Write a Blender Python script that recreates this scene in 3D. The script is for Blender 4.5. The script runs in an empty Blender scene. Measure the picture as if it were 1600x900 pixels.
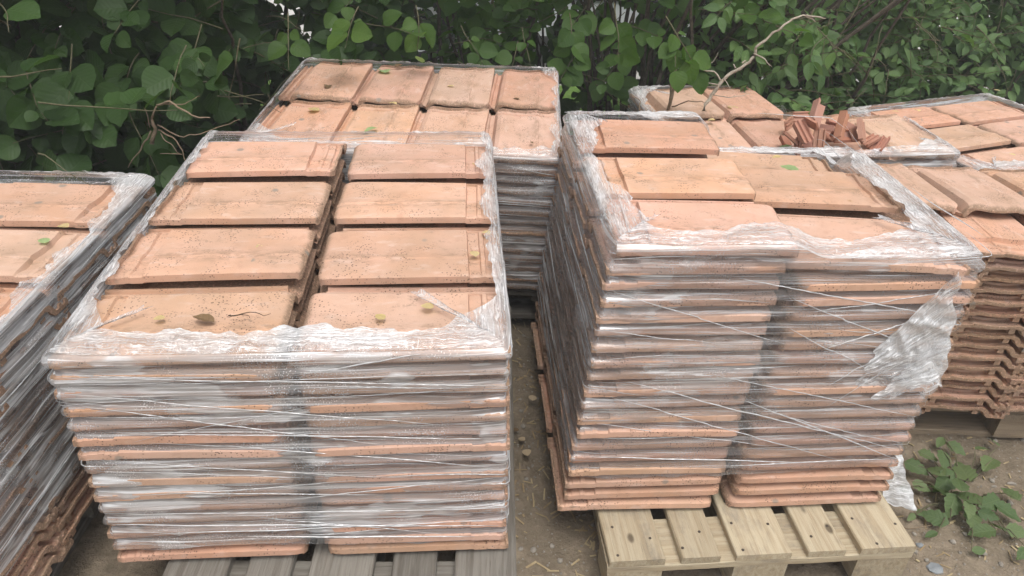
import bpy, math, random
from mathutils import Vector, Matrix, noise, Euler
R = math.radians
random.seed(7)
scene = bpy.context.scene
col = scene.collection

# ------------------------------------------------------------------ camera
FPX, PITCH, ROLL, CH = 1155.0, 0.5595, 0.031, 1.68
fwd = Vector((0, math.cos(PITCH), -math.sin(PITCH)))
dn0 = Vector((0, -math.sin(PITCH), -math.cos(PITCH)))
rt = math.cos(ROLL) * Vector((1, 0, 0)) - math.sin(ROLL) * dn0
dn = math.sin(ROLL) * Vector((1, 0, 0)) + math.cos(ROLL) * dn0
cam_d = bpy.data.cameras.new('camera'); cam = bpy.data.objects.new('camera', cam_d); col.objects.link(cam)
cam_d.sensor_width = 36; cam_d.lens = 36 * FPX / 1600; cam_d.clip_start = 0.02; cam_d.clip_end = 400
m3 = Matrix((rt, -dn, -fwd)).transposed().to_4x4(); m3.translation = (0, 0, CH)
cam.matrix_world = m3
scene.camera = cam
CAM = Vector((0, 0, CH))
def ray(px, py): return fwd + rt * ((px - 800) / FPX) + dn * ((py - 450) / FPX)
def atz(px, py, z):
    d = ray(px, py); return CAM + d * ((z - CH) / d.z)
def aty(px, py, y):
    d = ray(px, py); return CAM + d * (y / d.y)
def pix(P):
    v = P - CAM; zc = v.dot(fwd)
    if zc < 0.05: return None
    return 800 + FPX * v.dot(rt) / zc, 450 + FPX * v.dot(dn) / zc, zc

# ------------------------------------------------------------------ sky, sun, exposure
SUN_EL, SUN_AZ = R(70), R(155)          # high veiled sun behind the viewer's right shoulder
world = bpy.data.worlds.new('World'); scene.world = world; world.use_nodes = True
wn = world.node_tree.nodes; wl = world.node_tree.links
sky = wn.new('ShaderNodeTexSky'); sky.sky_type = 'NISHITA'; sky.sun_disc = False
sky.sun_elevation = SUN_EL; sky.sun_rotation = SUN_AZ; sky.dust_density = 4.0; sky.air_density = 1.0; sky.ozone_density = 1.0
hsv = wn.new('ShaderNodeHueSaturation'); hsv.inputs['Saturation'].default_value = 0.22
wl.new(sky.outputs[0], hsv.inputs['Color']); wl.new(hsv.outputs[0], wn['Background'].inputs['Color'])
wn['Background'].inputs['Strength'].default_value = 0.15
sl = bpy.data.lights.new('sun', 'SUN'); sl.energy = 1.0; sl.angle = R(35); sl.color = (1, 0.965, 0.91)
sun = bpy.data.objects.new('sun', sl); col.objects.link(sun)
sd = Vector((math.sin(SUN_AZ) * math.cos(SUN_EL), math.cos(SUN_AZ) * math.cos(SUN_EL), math.sin(SUN_EL)))
sun.rotation_euler = sd.to_track_quat('Z', 'Y').to_euler(); sun.location = sd * 20
scene.view_settings.view_transform = 'Standard'; scene.view_settings.look = 'None'
scene.view_settings.exposure = 0.62; scene.view_settings.gamma = 1
scene.view_settings.use_curve_mapping = False
try:
    scene.cycles.use_denoising = True; scene.cycles.denoiser = 'OPENIMAGEDENOISE'
    scene.cycles.transparent_max_bounces = 12; scene.cycles.max_bounces = 5; scene.cycles.sample_clamp_indirect = 4
    scene.cycles.use_adaptive_sampling = True; scene.cycles.adaptive_threshold = 0.035
except Exception: pass

# ------------------------------------------------------------------ helpers
class MB:
    def __init__(s): s.v = []; s.f = []; s.uv = []
    def add(s, vs, fs, uvs=None):
        b = len(s.v); s.v.extend(vs); s.f.extend([tuple(i + b for i in f) for f in fs])
        if uvs: s.uv.extend(uvs)
    def box(s, x0, y0, z0, x1, y1, z1, M=None):
        vs = [Vector(p) for p in ((x0,y0,z0),(x1,y0,z0),(x1,y1,z0),(x0,y1,z0),(x0,y0,z1),(x1,y0,z1),(x1,y1,z1),(x0,y1,z1))]
        if M: vs = [M @ v for v in vs]
        s.add(vs, [(3,2,1,0),(4,5,6,7),(0,1,5,4),(1,2,6,5),(2,3,7,6),(3,0,4,7)])
    def tube(s, pts, rad, n=6, cap=True):
        pts = [Vector(p) for p in pts]; b = len(s.v); up = Vector((0.3, 0.2, 1))
        for i, p in enumerate(pts):
            t = (pts[min(i+1, len(pts)-1)] - pts[max(i-1, 0)]).normalized()
            a = t.cross(up)
            if a.length < 1e-3: a = t.cross(Vector((1, 0, 0)))
            a.normalize(); c = t.cross(a); r = rad[i] if hasattr(rad, '__len__') else rad
            for k in range(n):
                q = 2 * math.pi * k / n
                s.v.append(p + a * (r * math.cos(q)) + c * (r * math.sin(q)))
        for i in range(len(pts) - 1):
            for k in range(n):
                s.f.append((b+i*n+k, b+i*n+(k+1) % n, b+(i+1)*n+(k+1) % n, b+(i+1)*n+k))
        if cap:
            s.f.append(tuple(b + k for k in range(n))[::-1]); e = b + (len(pts)-1)*n; s.f.append(tuple(e + k for k in range(n)))
    def mesh(s, name, mat, smooth=False):
        me = bpy.data.meshes.new(name); me.from_pydata([tuple(v) for v in s.v], [], s.f)
        if s.uv:
            l = me.uv_layers.new(name='UVMap'); idx = [0] * len(me.loops); me.loops.foreach_get('vertex_index', idx)
            fl = []
            for i in idx: fl.extend(s.uv[i])
            l.data.foreach_set('uv', fl)
        if smooth: me.polygons.foreach_set('use_smooth', [True] * len(me.polygons))
        if mat: me.materials.append(mat)
        me.update(); return me
    def build(s, name, mat, parent=None, smooth=False):
        return link(name, s.mesh(name, mat, smooth), parent)
def link(name, me, parent=None, M=None):
    o = bpy.data.objects.new(name, me); col.objects.link(o)
    if parent: o.parent = parent
    if M is not None: o.matrix_local = M
    return o
def tag(o, label=None, cat=None, group=None, kind=None):
    if label: o['label'] = label
    if cat: o['category'] = cat
    if group: o['group'] = group
    if kind: o['kind'] = kind
    return o
def empty(name, M=None):
    o = bpy.data.objects.new(name, None); o.empty_display_size = 0.1; col.objects.link(o)
    if M is not None: o.matrix_world = M
    return o
def smooth(a, b, x):
    t = max(0, min(1, (x - a) / (b - a))); return t * t * (3 - 2 * t)
def N(x, y, z=0.0): return noise.noise((x, y, z))

# ------------------------------------------------------------------ node helpers
def newmat(name):
    m = bpy.data.materials.new(name); m.use_nodes = True
    nt = m.node_tree; nt.nodes.clear(); out = nt.nodes.new('ShaderNodeOutputMaterial'); return m, nt, out
class G:
    def __init__(s, nt): s.nt = nt
    def n(s, t, **kw):
        nd = s.nt.nodes.new('ShaderNode' + t)
        for k, v in kw.items():
            if k in nd.inputs: s.set(nd.inputs[k], v)
            else: setattr(nd, k, v)
        return nd
    def set(s, inp, v):
        if hasattr(v, 'is_linked') or isinstance(v, bpy.types.NodeSocket): s.nt.links.new(v, inp)
        else: inp.default_value = v
    def math(s, op, a, b=0.0, clamp=False):
        nd = s.nt.nodes.new('ShaderNodeMath'); nd.operation = op; nd.use_clamp = clamp
        s.set(nd.inputs[0], a); s.set(nd.inputs[1], b); return nd.outputs[0]
    def ramp(s, fac, a, b, lo=0.0, hi=1.0):
        nd = s.nt.nodes.new('ShaderNodeMapRange'); nd.interpolation_type = 'SMOOTHSTEP'
        s.set(nd.inputs[0], fac); nd.inputs[1].default_value = a; nd.inputs[2].default_value = b
        nd.inputs[3].default_value = lo; nd.inputs[4].default_value = hi; return nd.outputs[0]
    def mix(s, f, a, b, blend='MIX'):
        nd = s.nt.nodes.new('ShaderNodeMix'); nd.data_type = 'RGBA'; nd.blend_type = blend
        s.set(nd.inputs[0], f); s.set(nd.inputs[6], a); s.set(nd.inputs[7], b); return nd.outputs[2]
    def noise(s, vec, scale, detail=3.0, rough=0.55, dist=0.0):
        nd = s.nt.nodes.new('ShaderNodeTexNoise'); s.set(nd.inputs['Vector'], vec)
        nd.inputs['Scale'].default_value = scale; nd.inputs['Detail'].default_value = detail
        nd.inputs['Roughness'].default_value = rough; nd.inputs['Distortion'].default_value = dist
        return nd.outputs[0]
    def vmap(s, vec, scale=(1,1,1), loc=(0,0,0), rot=(0,0,0)):
        nd = s.nt.nodes.new('ShaderNodeMapping'); s.set(nd.inputs[0], vec)
        s.set(nd.inputs['Scale'], scale); s.set(nd.inputs['Location'], loc); s.set(nd.inputs['Rotation'], rot); return nd.outputs[0]
    def rnd(s):
        return s.nt.nodes.new('ShaderNodeObjectInfo').outputs['Random']
    def objco(s): return s.nt.nodes.new('ShaderNodeTexCoord').outputs['Object']
    def shift(s, vec, amt):
        nd = s.nt.nodes.new('ShaderNodeVectorMath'); nd.operation = 'ADD'
        cmb = s.nt.nodes.new('ShaderNodeCombineXYZ'); r = s.rnd()
        s.set(cmb.inputs[0], s.math('MULTIPLY', r, amt)); s.set(cmb.inputs[1], s.math('MULTIPLY', r, amt * 3.7)); s.set(cmb.inputs[2], s.math('MULTIPLY', r, amt * 1.9))
        s.set(nd.inputs[0], vec); s.set(nd.inputs[1], cmb.outputs[0]); return nd.outputs[0]
    def bump(s, h, dist, strength=0.6):
        nd = s.nt.nodes.new('ShaderNodeBump'); nd.inputs['Distance'].default_value = dist; nd.inputs['Strength'].default_value = strength
        s.set(nd.inputs['Height'], h); return nd.outputs[0]
    def pbsdf(s, out, color, rough=0.8, normal=None, spec=0.3):
        b = s.nt.nodes.new('ShaderNodeBsdfPrincipled'); s.set(b.inputs['Base Color'], color); s.set(b.inputs['Roughness'], rough)
        b.inputs['Specular IOR Level'].default_value = spec
        if normal is not None: s.set(b.inputs['Normal'], normal)
        s.nt.links.new(b.outputs[0], out.inputs[0]); return b
def C4(r, g, b): return (r, g, b, 1)

TL, TW, PITCHZ = 0.42, 0.285, 0.0385     # roof tile length, width and stacking pitch
# ------------------------------------------------------------------ materials
def mat_terracotta(name='terracotta', base=(0.54, 0.318, 0.214), clean=False):
    m, nt, out = newmat(name); g = G(nt)
    oc = g.objco(); co = g.shift(oc, 37.0); r = g.rnd()
    big = g.noise(co, 9, 2); fine = g.noise(co, 160, 2, 0.7); mid = g.noise(co, 34, 3, 0.6)
    c = g.mix(g.ramp(big, 0.3, 0.7), C4(*base), C4(base[0]*1.06, base[1]*1.12, base[2]*1.22))
    c = g.mix(g.math('MULTIPLY', g.ramp(mid, 0.52, 0.75), 0.35), c, C4(base[0]*0.72, base[1]*0.68, base[2]*0.68))
    hs = g.n('HueSaturation'); g.set(hs.inputs['Color'], c)
    g.set(hs.inputs['Value'], g.math('ADD', 0.89, g.math('MULTIPLY', r, 0.19)))
    g.set(hs.inputs['Hue'], g.math('ADD', 0.494, g.math('MULTIPLY', g.math('FRACT', g.math('MULTIPLY', r, 17.0)), 0.013)))
    g.set(hs.inputs['Saturation'], g.math('ADD', 0.88, g.math('MULTIPLY', g.math('FRACT', g.math('MULTIPLY', r, 31.0)), 0.2)))
    c = hs.outputs[0]
    if not clean:
        # pale lime bloom along the edges of the pressing, brown crust on the foot, specks, lichen rounds, soot streaks
        sep = g.n('SeparateXYZ'); g.set(sep.inputs[0], oc)
        bloom = g.math('MULTIPLY', g.ramp(g.noise(g.vmap(co, (6, 14, 10)), 3.0, 4), 0.55, 0.72), 0.38)
        c = g.mix(bloom, c, C4(0.62, 0.47, 0.40))
        dust = g.math('MULTIPLY', g.ramp(g.noise(co, 6.0, 3, 0.6), 0.43, 0.66), 0.34)
        c = g.mix(dust, c, C4(0.36, 0.25, 0.175))
        foot = g.math('ABSOLUTE', sep.outputs[0])
        crust = g.math('MULTIPLY', g.ramp(g.math('ADD', foot, g.math('MULTIPLY', mid, 0.02)), 0.205, 0.217), g.ramp(fine, 0.3, 0.5))
        crust = g.math('MULTIPLY', crust, 0.75)
        c = g.mix(crust, c, C4(0.20, 0.135, 0.085))
        streak = g.noise(g.vmap(co, (11, 24, 24)), 1.6, 4, 0.7)
        c = g.mix(g.math('MULTIPLY', g.math('MULTIPLY', g.ramp(streak, 0.56, 0.72), g.ramp(fine, 0.40, 0.6)), 0.7), c, C4(0.21, 0.15, 0.105))
        yy = g.math('ABSOLUTE', g.math('ADD', sep.outputs[1], 0.067))
        gr = g.math('MULTIPLY', g.ramp(yy, 0.035, 0.004), g.ramp(g.noise(g.vmap(co, (10, 22, 20)), 2.0, 4, 0.75), 0.46, 0.62))
        c = g.mix(g.math('MULTIPLY', gr, 0.5), c, C4(0.25, 0.165, 0.105))
        sp = g.n('TexVoronoi', Scale=150.0); g.set(sp.inputs['Vector'], co)
        spk = g.math('MULTIPLY', g.math('LESS_THAN', sp.outputs['Distance'], 0.27), g.ramp(g.noise(co, 13, 3), 0.46, 0.62))
        c = g.mix(g.math('MULTIPLY', spk, 0.75), c, C4(0.075, 0.05, 0.035))
        li = g.n('TexVoronoi', Scale=17.0); g.set(li.inputs['Vector'], co)
        lic = g.math('MULTIPLY', g.ramp(li.outputs['Distance'], 0.22, 0.12), g.math('GREATER_THAN', g.noise(co, 5.5, 2), 0.60))
        c = g.mix(g.math('MULTIPLY', lic, 0.7), c, C4(0.20, 0.19, 0.165))
    nrm = g.bump(g.math('ADD', g.math('MULTIPLY', fine, 0.5), mid), 0.0016, 0.5)
    g.pbsdf(out, c, 0.86, nrm, 0.25); return m
M_TILE = mat_terracotta()
M_SCRAP = mat_terracotta('scrap_terracotta', (0.37, 0.175, 0.115), True)

def mat_wood(name, c1, c2, c3, ring=60):
    m, nt, out = newmat(name); g = G(nt)
    co = g.shift(g.objco(), 23.0)
    gr = g.noise(g.vmap(co, (90, 3.2, 60)), 1.0, 5, 0.6, 0.6); kn = g.noise(g.vmap(co, (14, 5, 14)), 1.0, 3)
    pores = g.noise(g.vmap(co, (300, 14, 200)), 1.0, 2)
    c = g.mix(g.ramp(gr, 0.35, 0.68), C4(*c1), C4(*c2))
    c = g.mix(g.math('MULTIPLY', g.ramp(kn, 0.56, 0.74), 0.6), c, C4(*c3))
    c = g.mix(g.math('MULTIPLY', g.ramp(pores, 0.58, 0.75), 0.4), c, C4(c3[0]*0.6, c3[1]*0.6, c3[2]*0.6))
    v = g.n('TexVoronoi', Scale=7.0); g.set(v.inputs['Vector'], g.vmap(co, (1, 0.55, 1)))
    c = g.mix(g.math('MULTIPLY', g.ramp(v.outputs['Distance'], 0.09, 0.05), 0.8), c, C4(c3[0]*0.35, c3[1]*0.3, c3[2]*0.25))
    mud = g.ramp(g.noise(g.vmap(co, (6, 3, 6)), 1.6, 5, 0.7), 0.5, 0.72)
    c = g.mix(g.math('MULTIPLY', mud, 0.62), c, C4(0.175, 0.155, 0.13))
    hs = g.n('HueSaturation'); g.set(hs.inputs['Color'], c); g.set(hs.inputs['Value'], g.math('ADD', 0.82, g.math('MULTIPLY', g.rnd(), 0.30)))
    nrm = g.bump(g.math('ADD', gr, g.math('MULTIPLY', pores, 0.6)), 0.003, 0.6)
    g.pbsdf(out, hs.outputs[0], 0.75, nrm, 0.25); return m
M_PINE = mat_wood('new_pine', (0.44, 0.375, 0.265), (0.34, 0.27, 0.175), (0.20, 0.16, 0.115))
M_GREY = mat_wood('weathered_wood', (0.20, 0.185, 0.16), (0.12, 0.106, 0.088), (0.075, 0.064, 0.05))
M_BROWN = mat_wood('brown_wood', (0.30, 0.235, 0.165), (0.22, 0.165, 0.11), (0.13, 0.10, 0.07))
M_NAIL = newmat('rusty_nail'); G(M_NAIL[1]).pbsdf(M_NAIL[2], C4(0.06, 0.045, 0.035), 0.6); M_NAIL = M_NAIL[0]

def mat_film(name, base, streak_w, patch_w, drop=0.5, tilt=0.12, cling=True):
    m, nt, out = newmat(name); g = G(nt)
    uv = g.shift(g.n('UVMap').outputs[0], 9.0)
    s1 = g.noise(g.vmap(uv, (2.2, 95, 1), rot=(0, 0, tilt * 0.25)), 1.0, 3, 0.62, 0.5)
    s2 = g.noise(g.vmap(uv, (3.5, 210, 1), rot=(0, 0, -tilt * 0.3)), 1.0, 2, 0.6, 0.0)
    s3 = g.noise(g.vmap(uv, (7, 120, 1), rot=(0, 0, tilt * 2)), 1.0, 2, 0.6, 0.8)
    patch = g.noise(g.vmap(uv, (3.2, 8.5, 1)), 1.0, 3, 0.6, 0.0)
    p2 = g.noise(g.vmap(uv, (9, 30, 1)), 1.0, 2, 0.65)
    st = g.math('MAXIMUM', g.ramp(s1, 0.56, 0.68), g.math('MULTIPLY', g.ramp(s2, 0.58, 0.66), 0.8))
    st = g.math('MAXIMUM', st, g.math('MULTIPLY', g.ramp(s3, 0.62, 0.70), 0.7))
    st = g.math('MULTIPLY', st, g.ramp(patch, 0.30, 0.62, 0.35, 1.0))
    cond = g.math('MULTIPLY', g.ramp(patch, 0.525, 0.56), g.ramp(p2, 0.38, 0.55, 0.35, 1.0))
    vd = g.n('TexVoronoi', Scale=230.0); g.set(vd.inputs['Vector'], uv)
    dm = g.noise(uv, 6.5, 2)
    drops = g.math('MULTIPLY', g.math('LESS_THAN', vd.outputs['Distance'], 0.28), g.ramp(dm, 0.50, 0.60))
    if cling:      # film wets out against the tile lips and stays milky where it bridges the gaps
        sp_ = g.n('SeparateXYZ'); g.set(sp_.inputs[0], g.n('UVMap').outputs[0])
        ph = g.math('COSINE', g.math('MULTIPLY', g.math('SUBTRACT', sp_.outputs[1], 0.022), 2 * math.pi / PITCHZ))
        wob = g.ramp(g.math('ADD', ph, g.math('MULTIPLY', g.math('SUBTRACT', patch, 0.5), 2.4)), -0.7, 0.8, 1.4, 0.45)
        base = g.math('MULTIPLY', wob, base)
    a = g.math('ADD', base, g.math('MULTIPLY', st, streak_w))
    a = g.math('ADD', a, g.math('MULTIPLY', cond, patch_w))
    a = g.math('ADD', a, g.math('MULTIPLY', drops, drop), clamp=True)
    nrm = g.bump(g.noise(g.vmap(uv, (4, 110, 1), rot=(0, 0, tilt)), 1.0, 1, 0.6, 0.0), 0.006, 0.8)
    tr = g.n('BsdfTransparent'); tr.inputs[0].default_value = C4(0.965, 0.97, 0.975)
    gl = g.n('BsdfGlossy'); gl.inputs['Color'].default_value = C4(1, 1, 1); gl.inputs['Roughness'].default_value = 0.22; g.set(gl.inputs['Normal'], nrm)
    df = g.n('BsdfDiffuse'); df.inputs[0].default_value = C4(0.88, 0.89, 0.90); g.set(df.inputs['Normal'], nrm)
    tl = g.n('BsdfTranslucent'); tl.inputs[0].default_value = C4(0.75, 0.76, 0.77)
    m1 = g.n('MixShader'); m1.inputs[0].default_value = 0.35; nt.links.new(df.outputs[0], m1.inputs[1]); nt.links.new(tl.outputs[0], m1.inputs[2])
    m2 = g.n('MixShader'); m2.inputs[0].default_value = 0.16; nt.links.new(m1.outputs[0], m2.inputs[1]); nt.links.new(gl.outputs[0], m2.inputs[2])
    fr = g.n('Fresnel', IOR=1.45); g.set(fr.inputs['Normal'], nrm)
    clear = g.n('MixShader'); g.set(clear.inputs[0], g.math('MULTIPLY', fr.outputs[0], 0.6)); nt.links.new(tr.outputs[0], clear.inputs[1]); nt.links.new(gl.outputs[0], clear.inputs[2])
    fin = g.n('MixShader'); g.set(fin.inputs[0], a); nt.links.new(clear.outputs[0], fin.inputs[1]); nt.links.new(m2.outputs[0], fin.inputs[2])
    nt.links.new(fin.outputs[0], out.inputs[0]); return m
F_SIDE = mat_film('stretch_film_side', 0.24, 0.78, 0.42)
F_LIGHT = mat_film('stretch_film_thin', 0.13, 0.60, 0.22, 0.25, 0.5)
def mat_rim(name, base, hi):
    m, nt, out = newmat(name); g = G(nt); uv = g.shift(g.n('UVMap').outputs[0], 9.0)
    a1 = g.noise(g.vmap(uv, (7, 75, 1)), 1.0, 3, 0.62, 0.9); a2 = g.noise(g.vmap(uv, (5, 12, 1)), 1.0, 3, 0.6, 0.6); a3 = g.noise(g.vmap(uv, (60, 30, 1), rot=(0, 0, .6)), 1.0, 2, 0.6, 1.2)
    r1 = g.ramp(g.math('ABSOLUTE', g.math('SUBTRACT', a1, 0.5)), 0.05, 0.0); r3 = g.ramp(g.math('ABSOLUTE', g.math('SUBTRACT', a3, 0.5)), 0.03, 0.0)
    w = g.math('MAXIMUM', r1, g.math('MULTIPLY', r3, 0.45))
    a = g.math('ADD', g.math('ADD', base, g.math('MULTIPLY', g.ramp(a2, 0.42, 0.66), 0.42)), g.math('MULTIPLY', w, hi), clamp=True)
    nrm = g.bump(g.math('ADD', a1, g.math('MULTIPLY', a3, 0.5)), 0.010, 0.9)
    tr = g.n('BsdfTransparent'); tr.inputs[0].default_value = C4(0.96, 0.965, 0.97)
    gl = g.n('BsdfGlossy'); gl.inputs['Color'].default_value = C4(1, 1, 1); gl.inputs['Roughness'].default_value = 0.14; g.set(gl.inputs['Normal'], nrm)
    df = g.n('BsdfDiffuse'); df.inputs[0].default_value = C4(0.88, 0.89, 0.90); g.set(df.inputs['Normal'], nrm)
    tl = g.n('BsdfTranslucent'); tl.inputs[0].default_value = C4(0.8, 0.81, 0.82)
    m1 = g.n('MixShader'); m1.inputs[0].default_value = 0.3; nt.links.new(df.outputs[0], m1.inputs[1]); nt.links.new(tl.outputs[0], m1.inputs[2])
    m2 = g.n('MixShader'); m2.inputs[0].default_value = 0.20; nt.links.new(m1.outputs[0], m2.inputs[1]); nt.links.new(gl.outputs[0], m2.inputs[2])
    fin = g.n('MixShader'); g.set(fin.inputs[0], a); nt.links.new(tr.outputs[0], fin.inputs[1]); nt.links.new(m2.outputs[0], fin.inputs[2])
    nt.links.new(fin.outputs[0], out.inputs[0]); return m
F_RIM = mat_rim('stretch_film_rim', 0.22, 0.50)
F_FOLD = mat_film('stretch_film_fold', 0.62, 0.30, 0.2, 0.1, cling=False)
F_BUNCH = mat_rim('stretch_film_bunch', 0.50, 0.5)

def mat_leaf(name, c1, c2, gloss=0.45, trans=0.35):
    m, nt, out = newmat(name); g = G(nt)
    uv = g.n('UVMap').outputs[0]; co = g.objco(); sep = g.n('SeparateXYZ'); g.set(sep.inputs[0], uv)
    gi = g.n('NewGeometry').outputs['Random Per Island']; r = g.math('FRACT', g.math('ADD', g.rnd(), gi))
    c = g.mix(r, C4(*c1), C4(*c2))
    au = g.math('ABSOLUTE', g.math('SUBTRACT', sep.outputs[0], 0.5))
    rib = g.ramp(au, 0.03, 0.0)
    w = g.math('SINE', g.math('MULTIPLY', g.math('SUBTRACT', sep.outputs[1], g.math('MULTIPLY', au, 0.7)), 44.0))
    vein = g.math('MAXIMUM', rib, g.math('MULTIPLY', g.ramp(w, 0.86, 1.0), 0.6))
    c = g.mix(g.math('MULTIPLY', vein, 0.16), c, C4(min(1, c2[0]*1.9), min(1, c2[1]*1.7), min(1, c2[2]*1.8)))
    spot = g.noise(co, 9, 3)
    c = g.mix(g.math('MULTIPLY', g.ramp(spot, 0.62, 0.8), 0.35), c, C4(c1[0]*1.6, c1[1]*1.2, c1[2]*0.8))
    nrm = g.bump(g.math('ADD', g.math('MULTIPLY', w, -0.35), g.math('MULTIPLY', rib, -1.0)), 0.0025, 0.3)
    b = g.n('BsdfPrincipled'); g.set(b.inputs['Base Color'], c); b.inputs['Roughness'].default_value = gloss; g.set(b.inputs['Normal'], nrm)
    b.inputs['Specular IOR Level'].default_value = 0.22
    t = g.n('BsdfTranslucent'); g.set(t.inputs[0], g.mix(0.6, c, C4(c2[0]*1.6, c2[1]*1.9, c2[2]*0.5)))
    mx = g.n('MixShader'); mx.inputs[0].default_value = trans; nt.links.new(b.outputs[0], mx.inputs[1]); nt.links.new(t.outputs[0], mx.inputs[2])
    nt.links.new(mx.outputs[0], out.inputs[0]); return m
L_DARK = mat_leaf('broad_leaf', (0.026, 0.056, 0.016), (0.052, 0.100, 0.028))
L_MID = mat_leaf('hazel_leaf', (0.042, 0.09, 0.020), (0.080, 0.15, 0.032), 0.5, 0.45)
L_PALE = mat_leaf('pale_leaf', (0.062, 0.120, 0.042), (0.125, 0.205, 0.070), 0.42, 0.35)
L_BRAM = mat_leaf('bramble_leaf', (0.07, 0.115, 0.045), (0.13, 0.175, 0.075), 0.55, 0.25)
L_YEL = mat_leaf('yellow_leaf', (0.50, 0.40, 0.20), (0.58, 0.47, 0.27), 0.6, 0.3)
L_GRN = mat_leaf('fresh_fallen_leaf', (0.26, 0.36, 0.16), (0.32, 0.42, 0.22), 0.6, 0.3)
L_TAN = mat_leaf('tan_leaf', (0.34, 0.25, 0.16), (0.42, 0.33, 0.22), 0.7, 0.1)
L_BRN = mat_leaf('dead_leaf', (0.13, 0.085, 0.045), (0.20, 0.13, 0.07), 0.7, 0.1)

def simple(name, c, c2=None, scale=30, rough=0.85, stretch=(1, 1, 1), bumpd=0.002, spec=0.2):
    m, nt, out = newmat(name); g = G(nt); co = g.objco(); n = g.noise(g.vmap(co, stretch), scale, 5, 0.65)
    cc = g.mix(g.ramp(n, 0.35, 0.65), C4(*c), C4(*(c2 or c)))
    g.pbsdf(out, cc, rough, g.bump(n, bumpd, 0.6), spec); return m
M_BARK = simple('shrub_bark', (0.055, 0.045, 0.034), (0.10, 0.085, 0.065), 60)
M_TWIG = simple('green_twig', (0.09, 0.085, 0.045), (0.13, 0.12, 0.07), 60)
M_DEAD = simple('dead_branch', (0.42, 0.37, 0.30), (0.29, 0.245, 0.19), 90)
M_DEAD2 = simple('dry_twig', (0.17, 0.125, 0.08), (0.23, 0.175, 0.12), 90)
M_STONE = simple('pebble_stone', (0.30, 0.27, 0.23), (0.20, 0.18, 0.15), 40)
M_SLATE = simple('slate_stone', (0.19, 0.205, 0.215), (0.25, 0.265, 0.27), 25)

def mat_ground():
    m, nt, out = newmat('dirt'); g = G(nt); co = g.objco()
    a = g.noise(co, 2.2, 5); b = g.noise(co, 22, 6, 0.7); f = g.noise(co, 110, 4, 0.75); h = g.noise(g.vmap(co, loc=(7, 3, 0)), 9, 4, 0.6)
    c = g.mix(g.ramp(b, 0.32, 0.68), C4(0.19, 0.152, 0.108), C4(0.29, 0.235, 0.172))
    c = g.mix(g.math('MULTIPLY', g.ramp(a, 0.42, 0.62), 0.5), c, C4(0.135, 0.11, 0.08))
    c = g.mix(g.math('MULTIPLY', g.ramp(h, 0.55, 0.7), 0.45), c, C4(0.35, 0.285, 0.205))
    c = g.mix(g.math('MULTIPLY', g.ramp(f, 0.60, 0.72), 0.6), c, C4(0.45, 0.39, 0.30))
    c = g.mix(g.math('MULTIPLY', g.ramp(f, 0.40, 0.28), 0.6), c, C4(0.08, 0.062, 0.042))
    nrm = g.bump(g.math('ADD', b, g.math('MULTIPLY', f, 0.45)), 0.02, 0.8)
    g.pbsdf(out, c, 0.95, nrm, 0.1); return m
M_DIRT = mat_ground()

# ------------------------------------------------------------------ ground
def gz(x, y):
    s = 0.09 * smooth(0.30, -0.30, x) * (1 - 0.5 * smooth(4.2, 5.4, y))
    return s
def gzn(x, y):
    k = 1 if (abs(x) < 4 and -1 < y < 6) else 0
    return gz(x, y) + k * (0.012 * N(x * 3, y * 3, 1) + 0.006 * N(x * 11, y * 11, 5))
def axis(lo, hi, step, far):
    a = [lo + i * step for i in range(int((hi - lo) / step) + 1)]
    k = 1.0; e = []
    v = hi
    while v < far: k *= 1.6; v += step * k; e.append(v)
    k = 1.0; b = []; v = lo
    while v > -far: k *= 1.6; v -= step * k; b.append(v)
    return b[::-1] + a + e
gx, gy = axis(-2.4, 3.0, 0.04, 90), axis(0.3, 5.0, 0.04, 120)
mb = MB(); nx = len(gx)
for y in gy:
    for x in gx: mb.v.append(Vector((x, y, gzn(x, y))))
for j in range(len(gy) - 1):
    for i in range(nx - 1): mb.f.append((j*nx+i, j*nx+i+1, (j+1)*nx+i+1, (j+1)*nx+i))
tag(mb.build('ground', M_DIRT, None, True), 'brown trodden dirt ground between the pallets', kind='structure')
M_LOT = simple('pale_gravel', (0.50, 0.49, 0.46), (0.40, 0.39, 0.36), 14, 0.9)
mb = MB(); mb.add([Vector(p) for p in ((-30, 5.0, .075), (30, 5.0, .075), (30, 70, .075), (-30, 70, .075))], [(0, 1, 2, 3)])
tag(mb.build('parking_lot', M_LOT), 'pale gravel parking area beyond the hedge', kind='structure')

# ------------------------------------------------------------------ roof tile mesh
TOP = [(0, .004), (.003, .012), (.010, .012), (.013, .003), (.022, .003), (.025, .012), (.032, .012), (.036, .004), (.050, .006),
       (.056, .020), (.064, .036), (.078, .0425), (.10, .041), (.13, .0372), (.165, .0375), (.195, .0405), (.209, .0415), (.212, .0385), (.24, .0368), (.265, .0352), (.278, .0338), (.2842, .0315), (.285, .0205)]
BOT = [(0, -.004), (.003, -.005), (.010, -.005), (.013, -.005), (.022, -.005), (.025, -.005), (.032, -.005), (.038, -.005), (.054, -.005),
       (.064, .008), (.072, .022), (.084, .029), (.10, .028), (.13, .024), (.165, .024), (.195, .027), (.209, .028), (.212, .026), (.24, .024), (.262, .023), (.266, .0155), (.275, .0150), (.285, .0155)]
LS = [0, .006, .008, .018, .021, .038, .041, .050, .053, .078, .081, .13, .2, .28, .34, .38, .398, .409, .416, .42]
LOFF = [-.010, -.010, -.019, -.019, -.013, -.013, -.007, -.007, -.013, -.013, 0, 0, 0, 0, 0, -.0005, -.002, -.0055, -.011, -.017]
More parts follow.
